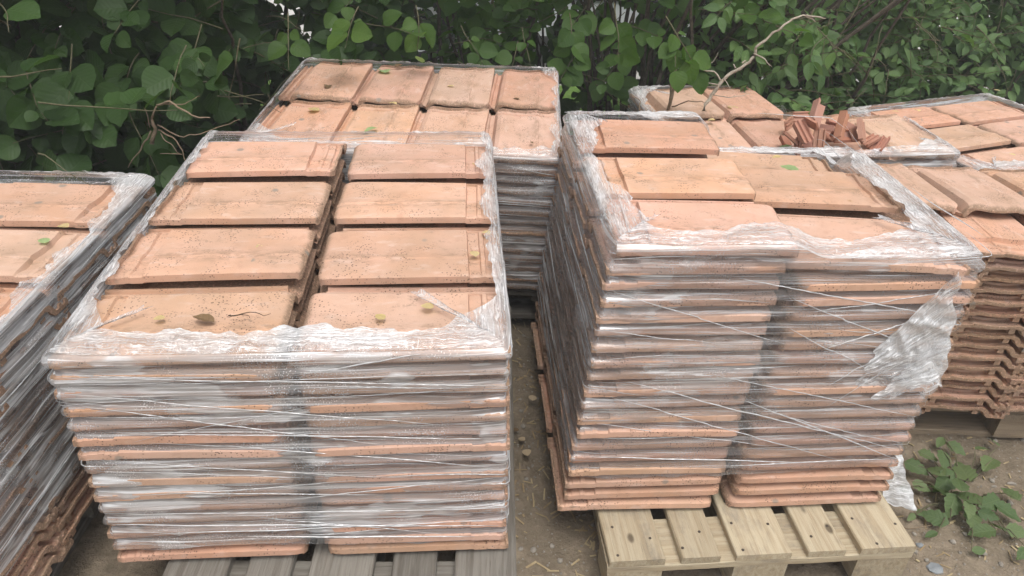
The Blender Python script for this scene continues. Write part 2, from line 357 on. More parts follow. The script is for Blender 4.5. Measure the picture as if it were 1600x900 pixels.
def tile_mesh(name, head, seed, low=False):
    """tile lying flat: length along x, cover lip on -y, side channel on +y, head end on the +x (head=1) or -x side"""
    rg = random.Random(seed); tw = rg.uniform(-.004, .004); bow = rg.uniform(-.003, .0025)
    ti = list(range(len(TOP))); li = list(range(len(LS)))
    if low:
        ti = [0, 4, 8, 10, 11, 13, 16, 19, 22]; li = [0, 9, 10, 14, 16, 19]
    mb = MB(); n = len(ti)
    def P(l, w, z, lo, top):
        f = smooth(.052, .07, w) * (1 - .7 * smooth(.255, .27, w) * (l < .2))
        z2 = z + lo * f * (1.0 if top else 0.55)
        if l > .393 and w < .05: l2 = .393
        else: l2 = l
        r = .035
        if w > TW - r and l > TL - r:      # rounded nose corner at the foot
            a, b = w - (TW - r), l2 - (TL - r); d = math.hypot(a, b)
            if d > r * .999:
                k = r / d; w = TW - r + a * k; l2 = TL - r + b * k
        z2 += tw * (l / TL - .5) * (w / TW - .5) * 4 + bow * (1 - (2 * l / TL - 1) ** 2)
        x = (TL / 2 - l2) * head; return Vector((x, TW / 2 - w, z2))
    for i in li:
        for j in ti: mb.v.append(P(LS[i], TOP[j][0], TOP[j][1], LOFF[i], True))
    o = len(mb.v)
    for i in li:
        for j in ti: mb.v.append(P(LS[i], BOT[j][0], BOT[j][1], LOFF[i], False))
    L = len(li)
    def q(a, b, c, d): mb.f.append((a, b, c, d) if head > 0 else (d, c, b, a))
    for i in range(L - 1):
        for j in range(n - 1):
            a = i * n + j; q(a, a + n, a + n + 1, a + 1); q(o + a, o + a + 1, o + a + n + 1, o + a + n)
        a = i * n; q(a, o + a, o + a + n, a + n); a = i * n + n - 1; q(a, a + n, o + a + n, o + a)
    for j in range(n - 1):
        q(j, j + 1, o + j + 1, o + j); a = (L - 1) * n + j; q(a, o + a, o + a + 1, a + 1)
    if not low:
        for w0 in (.085, .232):              # two nibs under the head
            x0, x1 = sorted(((TL / 2 - .004) * head, (TL / 2 - .03) * head)); mb.box(x0, TW/2 - w0 - .018, .003, x1, TW/2 - w0, .021)
    me = mb.mesh(name, M_TILE, False); me.set_sharp_from_angle(angle=R(28)) if False else None
    me.polygons.foreach_set('use_smooth', [True] * len(me.polygons))
    try: me.set_sharp_from_angle(angle=R(24))
    except Exception: pass
    return me
TILES = {h: [tile_mesh('roof_tile', h, 10 * k + h) for k in range(4)] for h in (1, -1)}
LOWT = {h: tile_mesh('roof_tile_low', h, 3, True) for h in (1, -1)}
hidden = MB()
ORD = ['first','second','third','fourth','fifth','sixth','seventh','eighth','ninth','tenth','eleventh','twelfth','thirteenth','fourteenth','fifteenth','sixteenth','seventeenth','eighteenth','nineteenth','twentieth']

class Stack: pass
def stack(key, org, rot, deck, layers, kind, rows, cols, pitch_r, pitch_c, lean=(0, 0), tilt=0.0, seen=None, label=None, group=None, toptilt=None, jit=1.0, topmod=None, grow=0.0, skip=None, drop=None, pz=PITCHZ):
    s = Stack(); s.S = Matrix.Translation(Vector((org[0], org[1], deck))) @ Matrix.Rotation(rot, 4, 'Z') @ Matrix.Rotation(tilt, 4, 'X')
    s.layers = layers; s.lean = lean; s.grow = grow; s.drop = drop or (lambda u, v: 0.0); s.H = (layers - 1) * pz; s.pz = pz
    rg = random.Random(sum(map(ord, key)))
    if kind == 'x': s.W = cols * pitch_c - (pitch_c - TL); s.D = rows * pitch_r + (TW - pitch_r)
    else: s.W = cols * pitch_c + (TW - pitch_c); s.D = rows * pitch_r - (pitch_r - TL)
    for k in range(layers):
        z = k * pz; t = k / max(1, layers - 1); sx, sy = lean[0] * t, lean[1] * t
        colj = [(rg.uniform(-.006, .006) * jit, rg.uniform(-.003, .003) * jit) for _ in range(cols)]
        for r_ in range(rows):
            for c_ in range(cols):
                if skip and skip(c_, r_, k): continue
                if kind == 'x':
                    u = c_ * pitch_c + TL / 2; v = r_ * pitch_r + TW / 2
                    head = -1 if c_ % 2 == 0 else 1; rz = 0
                else:
                    u = c_ * pitch_c + TW / 2; v = r_ * pitch_r + TL / 2; head = 1
                    rz = math.pi / 2 if not (key == 'E' and r_ == 0) else -math.pi / 2
                ex = colj[c_]; tk = layers - 1
                while skip and skip(c_, r_, tk): tk -= 1
                top = k == tk
                du, dv, dz, rx, ry, rzz = ex[0], ex[1], 0, 0, 0, rg.uniform(-.007, .007) * jit
                if kind == 'x': dv += rg.uniform(-.005, .005)
                else: du, dv = rg.uniform(-.003, .003), ex[0]
                if top:
                    rzz += rg.uniform(-.012, .012); rx = -.026 + rg.uniform(-.010, .010); dz = rg.uniform(0, .002)
                    if topmod and (c_, r_) in topmod:
                        a = topmod[(c_, r_)]; dz += a.get('dz', 0); ry += a.get('ry', 0); rx += a.get('rx', 0); rzz += a.get('rz', 0); du += a.get('du', 0); dv += a.get('dv', 0); head *= a.get('flip', 1)
                M = s.S @ Matrix.Translation(Vector((u + sx + du, v + sy + dv, z * (1 + grow * v) + dz))) @ Matrix.Rotation(rz + rzz, 4, 'Z') @ Matrix.Rotation(ry, 4, 'Y') @ Matrix.Rotation(rx, 4, 'X')
                if seen(c_, r_, k, top):
                    o = link('roof_tile', TILES[head][rg.randrange(4)], None, M)
                    tag(o, label(c_, r_, k, top), 'roof tile', group, 'thing')
                else:
                    me = LOWT[head]; hidden.add([M @ v.co for v in me.vertices], [tuple(p.vertices) for p in me.polygons])
    return s

# ------------------------------------------------------------------ pallets
def board_mesh(w, l, t, seed, waney=0.0):
    """board centred on its footprint, length along y, chamfered edges"""
    rg = random.Random(seed); c = .003; mb = MB(); n = 7
    for i in range(n):
        y = -l / 2 + l * i / (n - 1); e0 = rg.uniform(-.0015, .0015) - waney * rg.random(); e1 = rg.uniform(-.0015, .0015)
        z = rg.uniform(-.0008, .0008)
        for (x, zz) in ((-w/2 - e0, 0), (-w/2 - e0, t - c), (-w/2 + c - e0, t + z), (w/2 - c + e1, t + z), (w/2 + e1, t - c), (w/2 + e1, 0)): mb.v.append(Vector((x, y, zz)))
    for i in range(n - 1):
        for k in range(6): a, b = i*6 + k, i*6 + (k + 1) % 6; mb.f.append((a, a + 6, b + 6, b))
    mb.f.append((0, 1, 2, 3, 4, 5)); e = (n - 1) * 6; mb.f.append((e+5, e+4, e+3, e+2, e+1, e)); return mb
def pallet(label, org, rot, ground, mat, tilt=0.0, nails=False, swap=False):
    S = Matrix.Translation(Vector((org[0], org[1], ground))) @ Matrix.Rotation(rot, 4, 'Z') @ Matrix.Rotation(tilt, 4, 'X')
    if swap: S = S @ Matrix.Translation(Vector((1.2, 0, 0))) @ Matrix.Rotation(math.pi / 2, 4, 'Z')
    p = empty('wooden_pallet', S); tag(p, label, 'pallet', 'wooden pallets under the tile stacks'); sd = int(abs(org[0]) * 1000)
    T = lambda x, y, z: Matrix.Translation(Vector((x, y, z)))
    xs = [(.0725, .145), (.236, .10), (.40, .145), (.564, .10), (.7275, .145)]
    for i, (x, w) in enumerate(xs):
        b = link('deck_board', board_mesh(w, 1.2, .022, sd + i, .004 if i == 0 else 0).mesh('deck_board', mat), p, T(x, .6, .122))
        if nails:
            for (nx_, ny) in [(-w*.28, -.57), (w*.3, -.52), (-w*.3, -.49)][:3 if w > .12 else 2]:
                m = MB(); m.tube([(0, 0, 0), (0, 0, .0012)], .0038, 8); link('nail', m.mesh('nail', M_NAIL), b, T(nx_ + random.uniform(-.014, .014), ny + random.uniform(-.018, .018), .0222))
    rotz = Matrix.Rotation(math.pi / 2, 4, 'Z')
    for i, y in enumerate((.0725, .6, 1.1275)):
        link('cross_board', board_mesh(.145, .8, .0218, sd + 20 + i).mesh('cross_board', mat), p, T(.4, y, .1) @ rotz)
        for j, (x, w) in enumerate(((.0725, .145), (.4, .145), (.7275, .145))):
            m = MB(); m.box(-w/2 + .002, -.05 - .02*(i == 1), 0, w/2 - .002, .05 + .02*(i == 1), .0775)
            link('block', m.mesh('block', mat), p, T(x, (.052, .6, 1.148)[i], .0222))
    for i, (x, w) in enumerate(((.0725, .10), (.4, .145), (.7275, .10))):
        link('bottom_board', board_mesh(w, 1.2, .022, sd + 40 + i).mesh('bottom_board', mat), p, T(x, .6, 0))
    return p

gA = gz(-.5, 1.5)
pallet('weathered grey pallet under the front left wrapped stack', (-.765, .965), .03, gA, M_GREY)
pallet('pale new pine pallet under the front right wrapped stack', (.259, 1.192), .0963, 0.0, M_PINE, nails=True)
pallet('grey pallet under the wrapped stack at the left edge', (-1.86, .76), .02, gA, M_GREY)
pallet('brown pallet under the unwrapped stack at the right', (1.06, 1.83), -.02, 0.0, M_BROWN, swap=True)
pallet('pallet under the wrapped stack at back middle', (-.98, 2.32), -.02, gA + .0, M_GREY, tilt=.06, swap=True)
pallet('pallet under the stack carrying the heap of scraps', (.55, 2.42), .12, 0.0, M_GREY, swap=True)
pallet('pallet under the wrapped stack at far right back', (1.84, 2.66), .36, 0.0, M_GREY)

# ------------------------------------------------------------------ the seven tile stacks
PR = .264
def lab(where, names):
    def f(c, r, k, top):
        if top: return names[1](c, r)
        return names[0](c, r) + ', ' + ORD[k] + ' layer from the bottom'
    return f
CW = ['left', 'right']
RW = ['front', 'second', 'third', 'rear']
A = stack('A', (-.868, 1.072), .078, .144 + gA, 15, 'x', 4, 2, .272, .456, lean=(-.005, .012), grow=.05, seen=lambda c, r, k, t: r == 0 or t,
  label=lab('A', (lambda c, r: f'tile in {CW[c]} column on the grey pallet, front row', lambda c, r: f'pale orange top tile, {RW[r]} row, {CW[c]} column of front left stack')),
  group='tiles of the front left stack', topmod={(0, 3): {'flip': -1, 'dz': .004}, (0, 2): {'rz': .02}, (0, 1): {'rz': .035, 'dz': .004, 'rx': -.01}, (0, 0): {'rz': .03, 'dz': .0, 'rx': .03}, (1, 0): {'rx': .03}, (1, 2): {'rz': -.01}, (1, 1): {'rx': .01}})
B = stack('B', (.143, 1.33), .075, .144, 19, 'x', 3, 2, .298, .452, pz=.0402, lean=(.075, .075), seen=lambda c, r, k, t: r == 0 or c == 0 or t,
  label=lab('B', (lambda c, r: f'tile in {CW[c]} column on the pine pallet, {RW[r]} row', lambda c, r: f'orange top tile, {RW[r]} row, {CW[c]} column of front right stack')),
  group='tiles of the front right stack', skip=lambda c, r, k: c == 1 and (k == 18 or (r == 2 and k > 15)), drop=lambda u, v: .034 * smooth(.40, .50, u) + .085 * smooth(.42, .52, u) * smooth(.60, .72, v), topmod={(0, 0): {'rz': -.03, 'du': .022, 'rx': .035}, (0, 1): {'rz': -.03, 'du': .022, 'rx': .03}, (0, 2): {'rz': -.04, 'du': .018, 'rx': .03}, (1, 0): {'rz': -.10, 'du': -.03, 'rx': .02}, (1, 1): {'rz': -.10, 'du': -.035, 'dz': .004}, (1, 2): {'rz': -.12, 'du': -.03, 'dz': .02, 'rx': .02}})
Cs = stack('C', (-1.885, .83), .02, .144 + gA, 15, 'x', 4, 2, PR, .458, lean=(.0, .0), seen=lambda c, r, k, t: c == 1,
  label=lab('C', (lambda c, r: f'tile in the {RW[r]} row of the left edge stack', lambda c, r: f'dusty top tile, {RW[r]} row of the stack at left edge')), group='tiles of the left edge stack')
D = stack('D', (-.912, 2.30), -.02, .144 + gA, 14, 'y', 2, 4, .425, .257, lean=(0, 0), tilt=.06, seen=lambda c, r, k, t: t or (r == 0 and c >= 2),
  label=lab('D', (lambda c, r: f'tile edge in the {"third" if c == 2 else "rightmost"} column of back middle stack', lambda c, r: f'{["front","back"][r]} row top tile, {["leftmost","second","third","rightmost"][c]} column of back middle stack')),
  group='tiles of the back middle stack', topmod={**{(i, 1): {'ry': .03, 'dz': .009, 'rx': .03} for i in range(4)}, **{(i, 0): {'rx': .03} for i in range(4)}})
Es = stack('E', (1.03, 1.80), -.03, .144, 15, 'y', 2, 4, .40, .246, lean=(0, 0), seen=lambda c, r, k, t: (t and c < 4) or (r == 0 and c <= 2),
  label=lab('E', (lambda c, r: f'bare tile in {["leftmost","second","third"][min(c,2)]} column of unwrapped right stack', lambda c, r: f'{["front","back"][r]} row top tile, {["leftmost","second","third","rightmost"][c]} column of unwrapped right stack')),
  group='tiles of the unwrapped right stack', jit=1.2, skip=lambda c, r, k: r == 1 and 8 < k < 14, topmod={**{(i, 1): {'ry': .10, 'dz': .026, 'dv': -.20, 'rx': .02} for i in range(4)}, **{(i, 0): {'rx': .0, 'rz': .02} for i in range(4)}})
Fs = stack('F', (.575, 2.425), .115,   .144, 15, 'y', 2, 4, .36, .25, lean=(0, 0), seen=lambda c, r, k, t: t or (r == 0 and k == 13),
  label=lab('F', (lambda c, r: f'tile edge in {["leftmost","second","third","rightmost"][c]} column under the scrap heap', lambda c, r: f'{["front","back"][r]} row top tile, {["leftmost","second","third","rightmost"][c]} column of scrap heap stack')),
  skip=lambda c, r, k: r == 1 and ((c == 3 and k > 7) or (c == 2 and k > 11)), drop=lambda u, v: .27 * smooth(.70, .80, u) * smooth(.34, .44, v) + .09 * smooth(.48, .54, u) * smooth(.38, .44, v) * (1 - smooth(.70, .80, u)),
  group='tiles of the scrap heap stack', topmod={(i, 1): {'ry': .05, 'dz': .018} for i in range(4)})
Gs = stack('G', (1.80, 2.60), .36, .144, 12, 'x', 3, 2, .262, .45, seen=lambda c, r, k, t: t,
  label=lab('G', (lambda c, r: 'tile', lambda c, r: f'top tile, {RW[r]} row, {CW[c]} column of far right stack')), group='tiles of the far right stack', topmod={(0, 0): {'rx': -.02, 'dz': .004}, (0, 1): {'rx': -.02, 'dz': .004}, (0, 2): {'rx': -.02, 'dz': .004}})
ho = hidden.build('roof_tiles', M_TILE, None, False)
tag(ho, 'tiles deeper inside the stacks behind the outer ones', kind='stuff')

# ------------------------------------------------------------------ stretch wrap
def perim(W, D, r=.014, step=.009):
    """closed outline of the stack footprint, anticlockwise from front left; returns (u, v, nu, nv, arc, corner distance)"""
    pts = []; sides = [((0, 0), (1, 0), W), ((W, 0), (0, 1), D), ((W, D), (-1, 0), W), ((0, D), (0, -1), D)]
    s = 0
    for (x0, y0), (tx, ty), L in sides:
        nx_, ny_ = ty, -tx; n = int((L - 2 * r) / step)
        for i in range(n + 1):
            d = r + (L - 2 * r) * i / n
            pts.append((x0 + tx * d, y0 + ty * d, nx_, ny_, s + d, min(d, L - d)))
        cx, cy = x0 + tx * (L - r) - nx_ * r, y0 + ty * (L - r) - ny_ * r
        for i in range(1, 4):
            a = math.pi / 2 * i / 4; ax, ay = nx_ * math.cos(a) + tx * math.sin(a), ny_ * math.cos(a) + ty * math.sin(a)
            pts.append((cx + ax * r, cy + ay * r, ax, ay, s + L - r + r * a, 0.0))
        s += L
    return pts, s
def wrap(name, s, label, zlow, rimw, seed, side_mat=F_SIDE, sag=.010, folds=60, top_extra=0.0, foldlen=(.12, .5), sway=.03, rimz=.004, strands=()):
    """film wound round the stack: side_sheet, top_rim lapping over the top tiles, and rope-like folds"""
    root = empty('stretch_wrap', s.S); tag(root, label, 'plastic wrap', 'clear stretch wrap round the tile stacks')
    g_ = .004; P, per = perim(s.W + 2 * g_, s.D + 2 * g_); P = [(u - g_, v - g_, a, b, c, d) for u, v, a, b, c, d in P]
    ztop = s.H + .044 + top_extra; n = len(P)
    def side_pt(i, z, off=0.0, flat=1.0):
        u, v, nx_, ny_, arc, cd = P[i % n]; t = z / max(.01, s.H)
        ph = ((z - .024) / s.pz) % 1.0; gsh = .5 - .5 * math.cos(2 * math.pi * ph)
        cn = math.exp(-(cd / .05) ** 2)
        inn = sag * (.35 + .9 * cn) * gsh * (.55 + .9 * (N(arc * 5, z * 30, seed) + .5))
        inn += .0035 * N(arc * 9, z * 55, seed + 4) + .002 * N(arc * 2 + z * 30, z * 8, seed + 9)
        if z > ztop - .006: inn += .008 * smooth(ztop - .006, ztop + .004, z)
        inn -= .005 * smooth(ztop - .03, ztop - .01, z)
        inn = inn * flat - off
        return Vector((u + s.lean[0] * t - nx_ * inn, v + s.lean[1] * t - ny_ * inn, z * (1 + s.grow * v)))
    mb = MB(); nz = max(20, int((ztop - zlow) / .0058))
    for i in range(n + 1):
        arc = P[i % n][4] if i < n else per
        zb = zlow + sway * N(arc * 2.3, seed * 3.1) + .012 * N(arc * 14, seed)
        zt = ztop - s.drop(P[i % n][0], P[i % n][1])
        for j in range(nz + 1):
            z = zb + (zt - zb) * j / nz; p = side_pt(i, z); mb.v.append(p); mb.uv.append((arc, z * PITCHZ / s.pz))
    m = nz + 1
    for i in range(n):
        for j in range(nz): mb.f.append((i*m + j, (i+1)*m + j, (i+1)*m + j + 1, i*m + j + 1))
    mb.build('side_sheet', side_mat, root, True)
    # rim: rings shrinking inward over the top tiles
    mb = MB(); nr = 12; cx, cy = s.W / 2 + s.lean[0], s.D / 2 + s.lean[1]
    for i in range(n + 1):
        u, v, nx_, ny_, arc, cd = P[i % n]; arc = arc if i < n else per
        w = rimw(arc, P[i % n], s) * (1.0 + .7 * N(arc * 4, 3.3, seed)) + .022 * N(arc * 13, 9.1, seed) + .012 * N(arc * 40, 2.1, seed)
        w = max(.006, w)
        for j in range(nr + 1):
            d = w * j / nr
            pu, pv = u - nx_ * d, v - ny_ * d
            hx, hy = s.W / 2 - .02, s.D / 2 - .02   # mitre: keep rings inside the outline when corners bunch up
            if cd < w:
                k = d / max(w, 1e-4)
                pu = max(min(pu, s.W - d * .9), d * .9); pv = max(min(pv, s.D - d * .9), d * .9)
            q = j / nr
            z = ztop - .004 + .011 * smooth(0, .03, d) + rimz + .007 * abs(N(pu * 26, pv * 26, seed)) * smooth(0, .02, d) + .004 * N(pu * 75, pv * 75, seed + 2) * smooth(0, .02, d)
            z += .004 * smooth(.8, 1, q) * N(arc * 30, 1.7, seed)
            z -= s.drop(pu, pv)
            if j == 0: p = side_pt(i, ztop - s.drop(u, v))
            else: p = Vector((pu + s.lean[0], pv + s.lean[1], z * (1 + s.grow * pv)))
            mb.v.append(p); mb.uv.append((arc, d * 1.4 + 3))
    m = nr + 1
    for i in range(n):
        for j in range(nr): mb.f.append((i*m + j, (i+1)*m + j, (i+1)*m + j + 1, i*m + j + 1))
    mb.build('top_rim', F_RIM, root, True)
    # folds
    rg = random.Random(seed); mb = MB()
    for k in range(folds):
        L = rg.uniform(*foldlen); a0 = rg.random() * per; z0 = rg.uniform(zlow + .03, ztop - .005); sl_ = rg.gauss(0, .05) if rg.random() < .8 else rg.uniform(-.25, .25)
        npt = max(6, int(L / .018)); i0 = int(a0 / per * n); pts = []; rad = []
        r0 = rg.uniform(.0005, .0017)
        for q in range(npt):
            t = q / (npt - 1); z = z0 + sl_ * L * t + .003 * math.sin(t * 5 + k)
            if z < zlow + .02 or z > ztop: break
            i = i0 + int(L * t / per * n)
            pts.append(side_pt(i, z, .0025, .15)); rad.append(r0 * (.15 + math.sin(math.pi * t) * .85))
        if len(pts) > 3:
            b = len(mb.v); mb.tube(pts, rad, 4, False); mb.uv.extend([(k * .3 + .1 * (v - b), z0) for v in range(b, len(mb.v))])
    for k, (u0, z0, u1, z1, r0) in enumerate(strands):       # long taut pleats across the front
        i0 = min(range(n), key=lambda i: abs(P[i][0] - u0) + 9 * abs(P[i][1] + g_)); i1 = min(range(n), key=lambda i: abs(P[i][0] - u1) + 9 * abs(P[i][1] + g_))
        npt = 26; pts = []; rad = []
        for q in range(npt):
            t = q / (npt - 1); pts.append(side_pt(int(i0 + (i1 - i0) * t), z0 + (z1 - z0) * t + .004 * N(t * 4, k * 3.1), .003, .1)); rad.append(r0 * (.2 + .8 * math.sin(math.pi * min(1, t * 1.02)) ** .6) * (1 + .3 * N(t * 12, k)))
        b = len(mb.v); mb.tube(pts, rad, 4, False); mb.uv.extend([(k * .37 + .05 * (v - b), z0) for v in range(b, len(mb.v))])
    if mb.v: tag(mb.build('fold', F_FOLD, root, True), kind='stuff')
    return root, side_pt, P
def cornerw(base, cf, fl=0, fr=0, br=0, bl=0):
    def f(arc, p, s):
        u, v = p[0], p[1]; w = base
        if v < .03: w = cf
        for (cu, cv, am) in ((0, 0, fl), (s.W, 0, fr), (s.W, s.D, br), (0, s.D, bl)):
            w += am * math.exp(-(math.hypot(u - cu, v - cv) / .11) ** 2)
        return w
    return f
wrap('A', A, 'clear stretch wrap round the front left stack on grey pallet', .055, cornerw(.026, .058, .075, .13, .0, .02), 1.3, folds=130, strands=[(a, z, b, z2, r) for a, z, b, z2, r in [(.02, .50, .75, .40, .0012), (.05, .47, .62, .35, .0011), (.10, .40, .86, .36, .0014), (.30, .36, .86, .28, .0013), (.02, .33, .70, .25, .0010), (.15, .23, .60, .21, .0012), (.05, .17, .86, .155, .0014), (.02, .14, .86, .10, .0020), (.10, .105, .86, .115, .0018), (.30, .09, .8, .065, .0022), (.02, .30, .5, .26, .0009), (.4, .20, .86, .25, .0012), (.02, .54, .86, .50, .0014), (.2, .52, .86, .53, .0010), (.05, .44, .5, .43, .001)]])
wrap('B', B, 'clear stretch wrap round the tall front right stack on pine pallet', .135, cornerw(.070, .085, .05, .10, .0, .08), 2.7, F_LIGHT, sag=.011, folds=70, strands=[(.10, .42, .84, .20, .0016), (.06, .38, .70, .17, .0013), (.30, .44, .86, .30, .0012), (.40, .36, .86, .17, .0016), (.45, .33, .84, .22, .0011), (.02, .66, .45, .52, .0011), (.30, .69, .86, .58, .0016), (.44, .64, .86, .47, .0013), (.5, .60, .86, .66, .0012), (.55, .50, .87, .62, .0016), (.60, .40, .87, .60, .0014), (.62, .34, .87, .55, .0011), (.05, .20, .62, .165, .0018), (.40, .16, .87, .17, .0015), (.02, .56, .30, .52, .001), (.45, .56, .7, .44, .0011), (.05, .30, .5, .22, .0012)])
wrap('C', Cs, 'dewy stretch wrap round the stack at the left edge', .14, cornerw(.014, .03, .0, .03, .11, .0), 4.1, folds=90)
wrap('D', D, 'stretch wrap round the stack at back middle', .02, cornerw(.022, .03, .12, .02, .05, .02), 5.9, folds=120)
wrap('F', Fs, 'stretch wrap round the stack carrying the scrap heap', .02, cornerw(.025, .03, .02, .10, .02, .12), 7.7, folds=70)
wrap('G', Gs, 'stretch wrap round the stack at far right back', .02, cornerw(.025, .06, .06, .05, .02, .05), 9.2, folds=70)

# ------------------------------------------------------------------ crumpled loose film on the front right stack
def crumple(name, corners, nu, nv, amp, seed, mat, parent, edge=.018):
    a, b, c, d = [Vector(p) for p in corners]   # top left, top right, bottom right, bottom left
    nrm = (b - a).cross(d - a).normalized(); mb = MB()
    for j in range(nv + 1):
        for i in range(nu + 1):
            s, t = i / nu, j / nv
            p = a.lerp(b, s).lerp(d.lerp(c, s), t); q = (p.x * 9 + p.z * 5, p.z * 11, seed)
            k = amp * (1.6 * abs(noise.noise(q)) + .8 * abs(noise.noise((q[0]*2.7, q[1]*2.7, seed + 3))) + .22 * noise.noise((q[0]*7, q[1]*7, seed + 5)))
            ed = edge * noise.noise((s * 6, t * 6, seed + 8))
            p = p + nrm * k + (c - d).normalized() * (ed * (abs(s - .5) * 2) ** 3) + (d - a).normalized() * (edge * 2 * noise.noise((s * 5, 0, seed)) * t ** 3)
            mb.v.append(p); mb.uv.append((s * (b - a).length + seed, t * (d - a).length))
    m = nu + 1
    for j in range(nv):
        for i in range(nu): mb.f.append((j*m + i, j*m + i + 1, (j+1)*m + i + 1, (j+1)*m + i))
    return mb.build(name, mat, parent, True)
fl = empty('loose_film'); fl.location = (.95, 1.44, .55); bpy.context.view_layer.update()
inv = Matrix.Translation((-.95, -1.44, -.55))
def L(p): return inv @ Vector(p)
tag(fl, 'crumpled torn flap of clear film hanging at right of the pine pallet stack', 'plastic film')
yb = 1.425
crumple('flap', [L(aty(1372, 545, yb)), L(aty(1500, 425, yb)), L(aty(1476, 600, yb - .01)), L(aty(1332, 612, yb - .012))], 46, 40, .011, 2.2, F_RIM, fl)
crumple('torn_edge', [L(aty(1430, 560, yb - .006)), L(aty(1490, 520, yb - .004)), L(aty(1462, 612, yb - .02)), L(aty(1360, 628, yb - .02))], 34, 16, .010, 5.2, F_RIM, fl)
tl_ = empty('film_tail'); tl_.location = (1.08, 1.50, 0); inv = Matrix.Translation((-1.08, -1.50, 0)); bpy.context.view_layer.update()
tag(tl_, 'bunched white tail of plastic film reaching the dirt beside pine pallet', 'plastic film')
tail = crumple('bunch', [L(aty(1388, 690, 1.50)), L(aty(1406, 690, 1.52)), L(aty(1436, 796, 1.47)), L(aty(1380, 788, 1.44))], 26, 44, .014, 8.2, F_BUNCH, tl_, .01)
crumple('strip', [L(aty(1392, 600, 1.50)), L(aty(1412, 596, 1.52)), L(aty(1406, 700, 1.52)), L(aty(1388, 700, 1.50))], 10, 36, .008, 3.4, F_RIM, tl_, .01)

# ------------------------------------------------------------------ leaves
def leaf_mb(kind, low=False, fold=.16, droop=.18, seed=0):
    rg = random.Random(seed); n = 4 if low else 9; mb = MB(); cols = (-1, 0, 1) if low else (-1, -.5, 0, .5, 1)
    for i in range(n + 1):
        t = i / n
        if kind == 'broad': w = .46 * math.sin(math.pi * min(1, t ** .78)) ** .72 if 0 < t < 1 else 0
        elif kind == 'round': w = .50 * math.sin(math.pi * t ** .86) ** .66 * (1 - .45 * smooth(.78, 1, t)) if 0 < t < 1 else 0
        else: w = .27 * math.sin(math.pi * t ** .82) ** .85 if 0 < t < 1 else 0
        if kind == 'bramble' and 0 < t < 1: w = .31 * math.sin(math.pi * t ** .72) ** .9 * (1 + .12 * (-1) ** i)
        y = t; z = -droop * t * t
        for c in cols:
            ruf = 0 if low else .018 * math.sin(i * 2.4 + seed) * abs(c)
            mb.v.append(Vector((c * w, y, z + abs(c) * w * fold * 2 + ruf))); mb.uv.append((.5 + c * .5 * (w / .5), t))
    m = len(cols)
    for i in range(n):
        for k in range(m - 1): mb.f.append((i*m + k, i*m + k + 1, (i+1)*m + k + 1, (i+1)*m + k))
    return mb
LEAFCACHE = {}
def leafmesh(kind, mat, v):
    key = (kind, mat.name, v)
    if key not in LEAFCACHE:
        LEAFCACHE[key] = leaf_mb(kind, False, .06 + .1 * (v % 3) / 2, .10 + .14 * ((v * 7) % 5) / 4, v).mesh('leaf', mat, True)
    return LEAFCACHE[key]
def leaf_matrix(p, along, nrm, s):
    y = along.normalized(); x = y.cross(nrm)
    if x.length < 1e-3: x = y.cross(Vector((1, .3, .2)))
    x.normalize(); z = x.cross(y)
    M = Matrix((x, y, z)).transposed().to_4x4() @ Matrix.Scale(s, 4); M.translation = p; return M
ZB = {}     # coarse picture of what stands nearest, to choose the leaves that show
ALL = []
def rv(rg, k=1.0): return Vector((rg.gauss(0, k), rg.gauss(0, k), rg.gauss(0, k)))
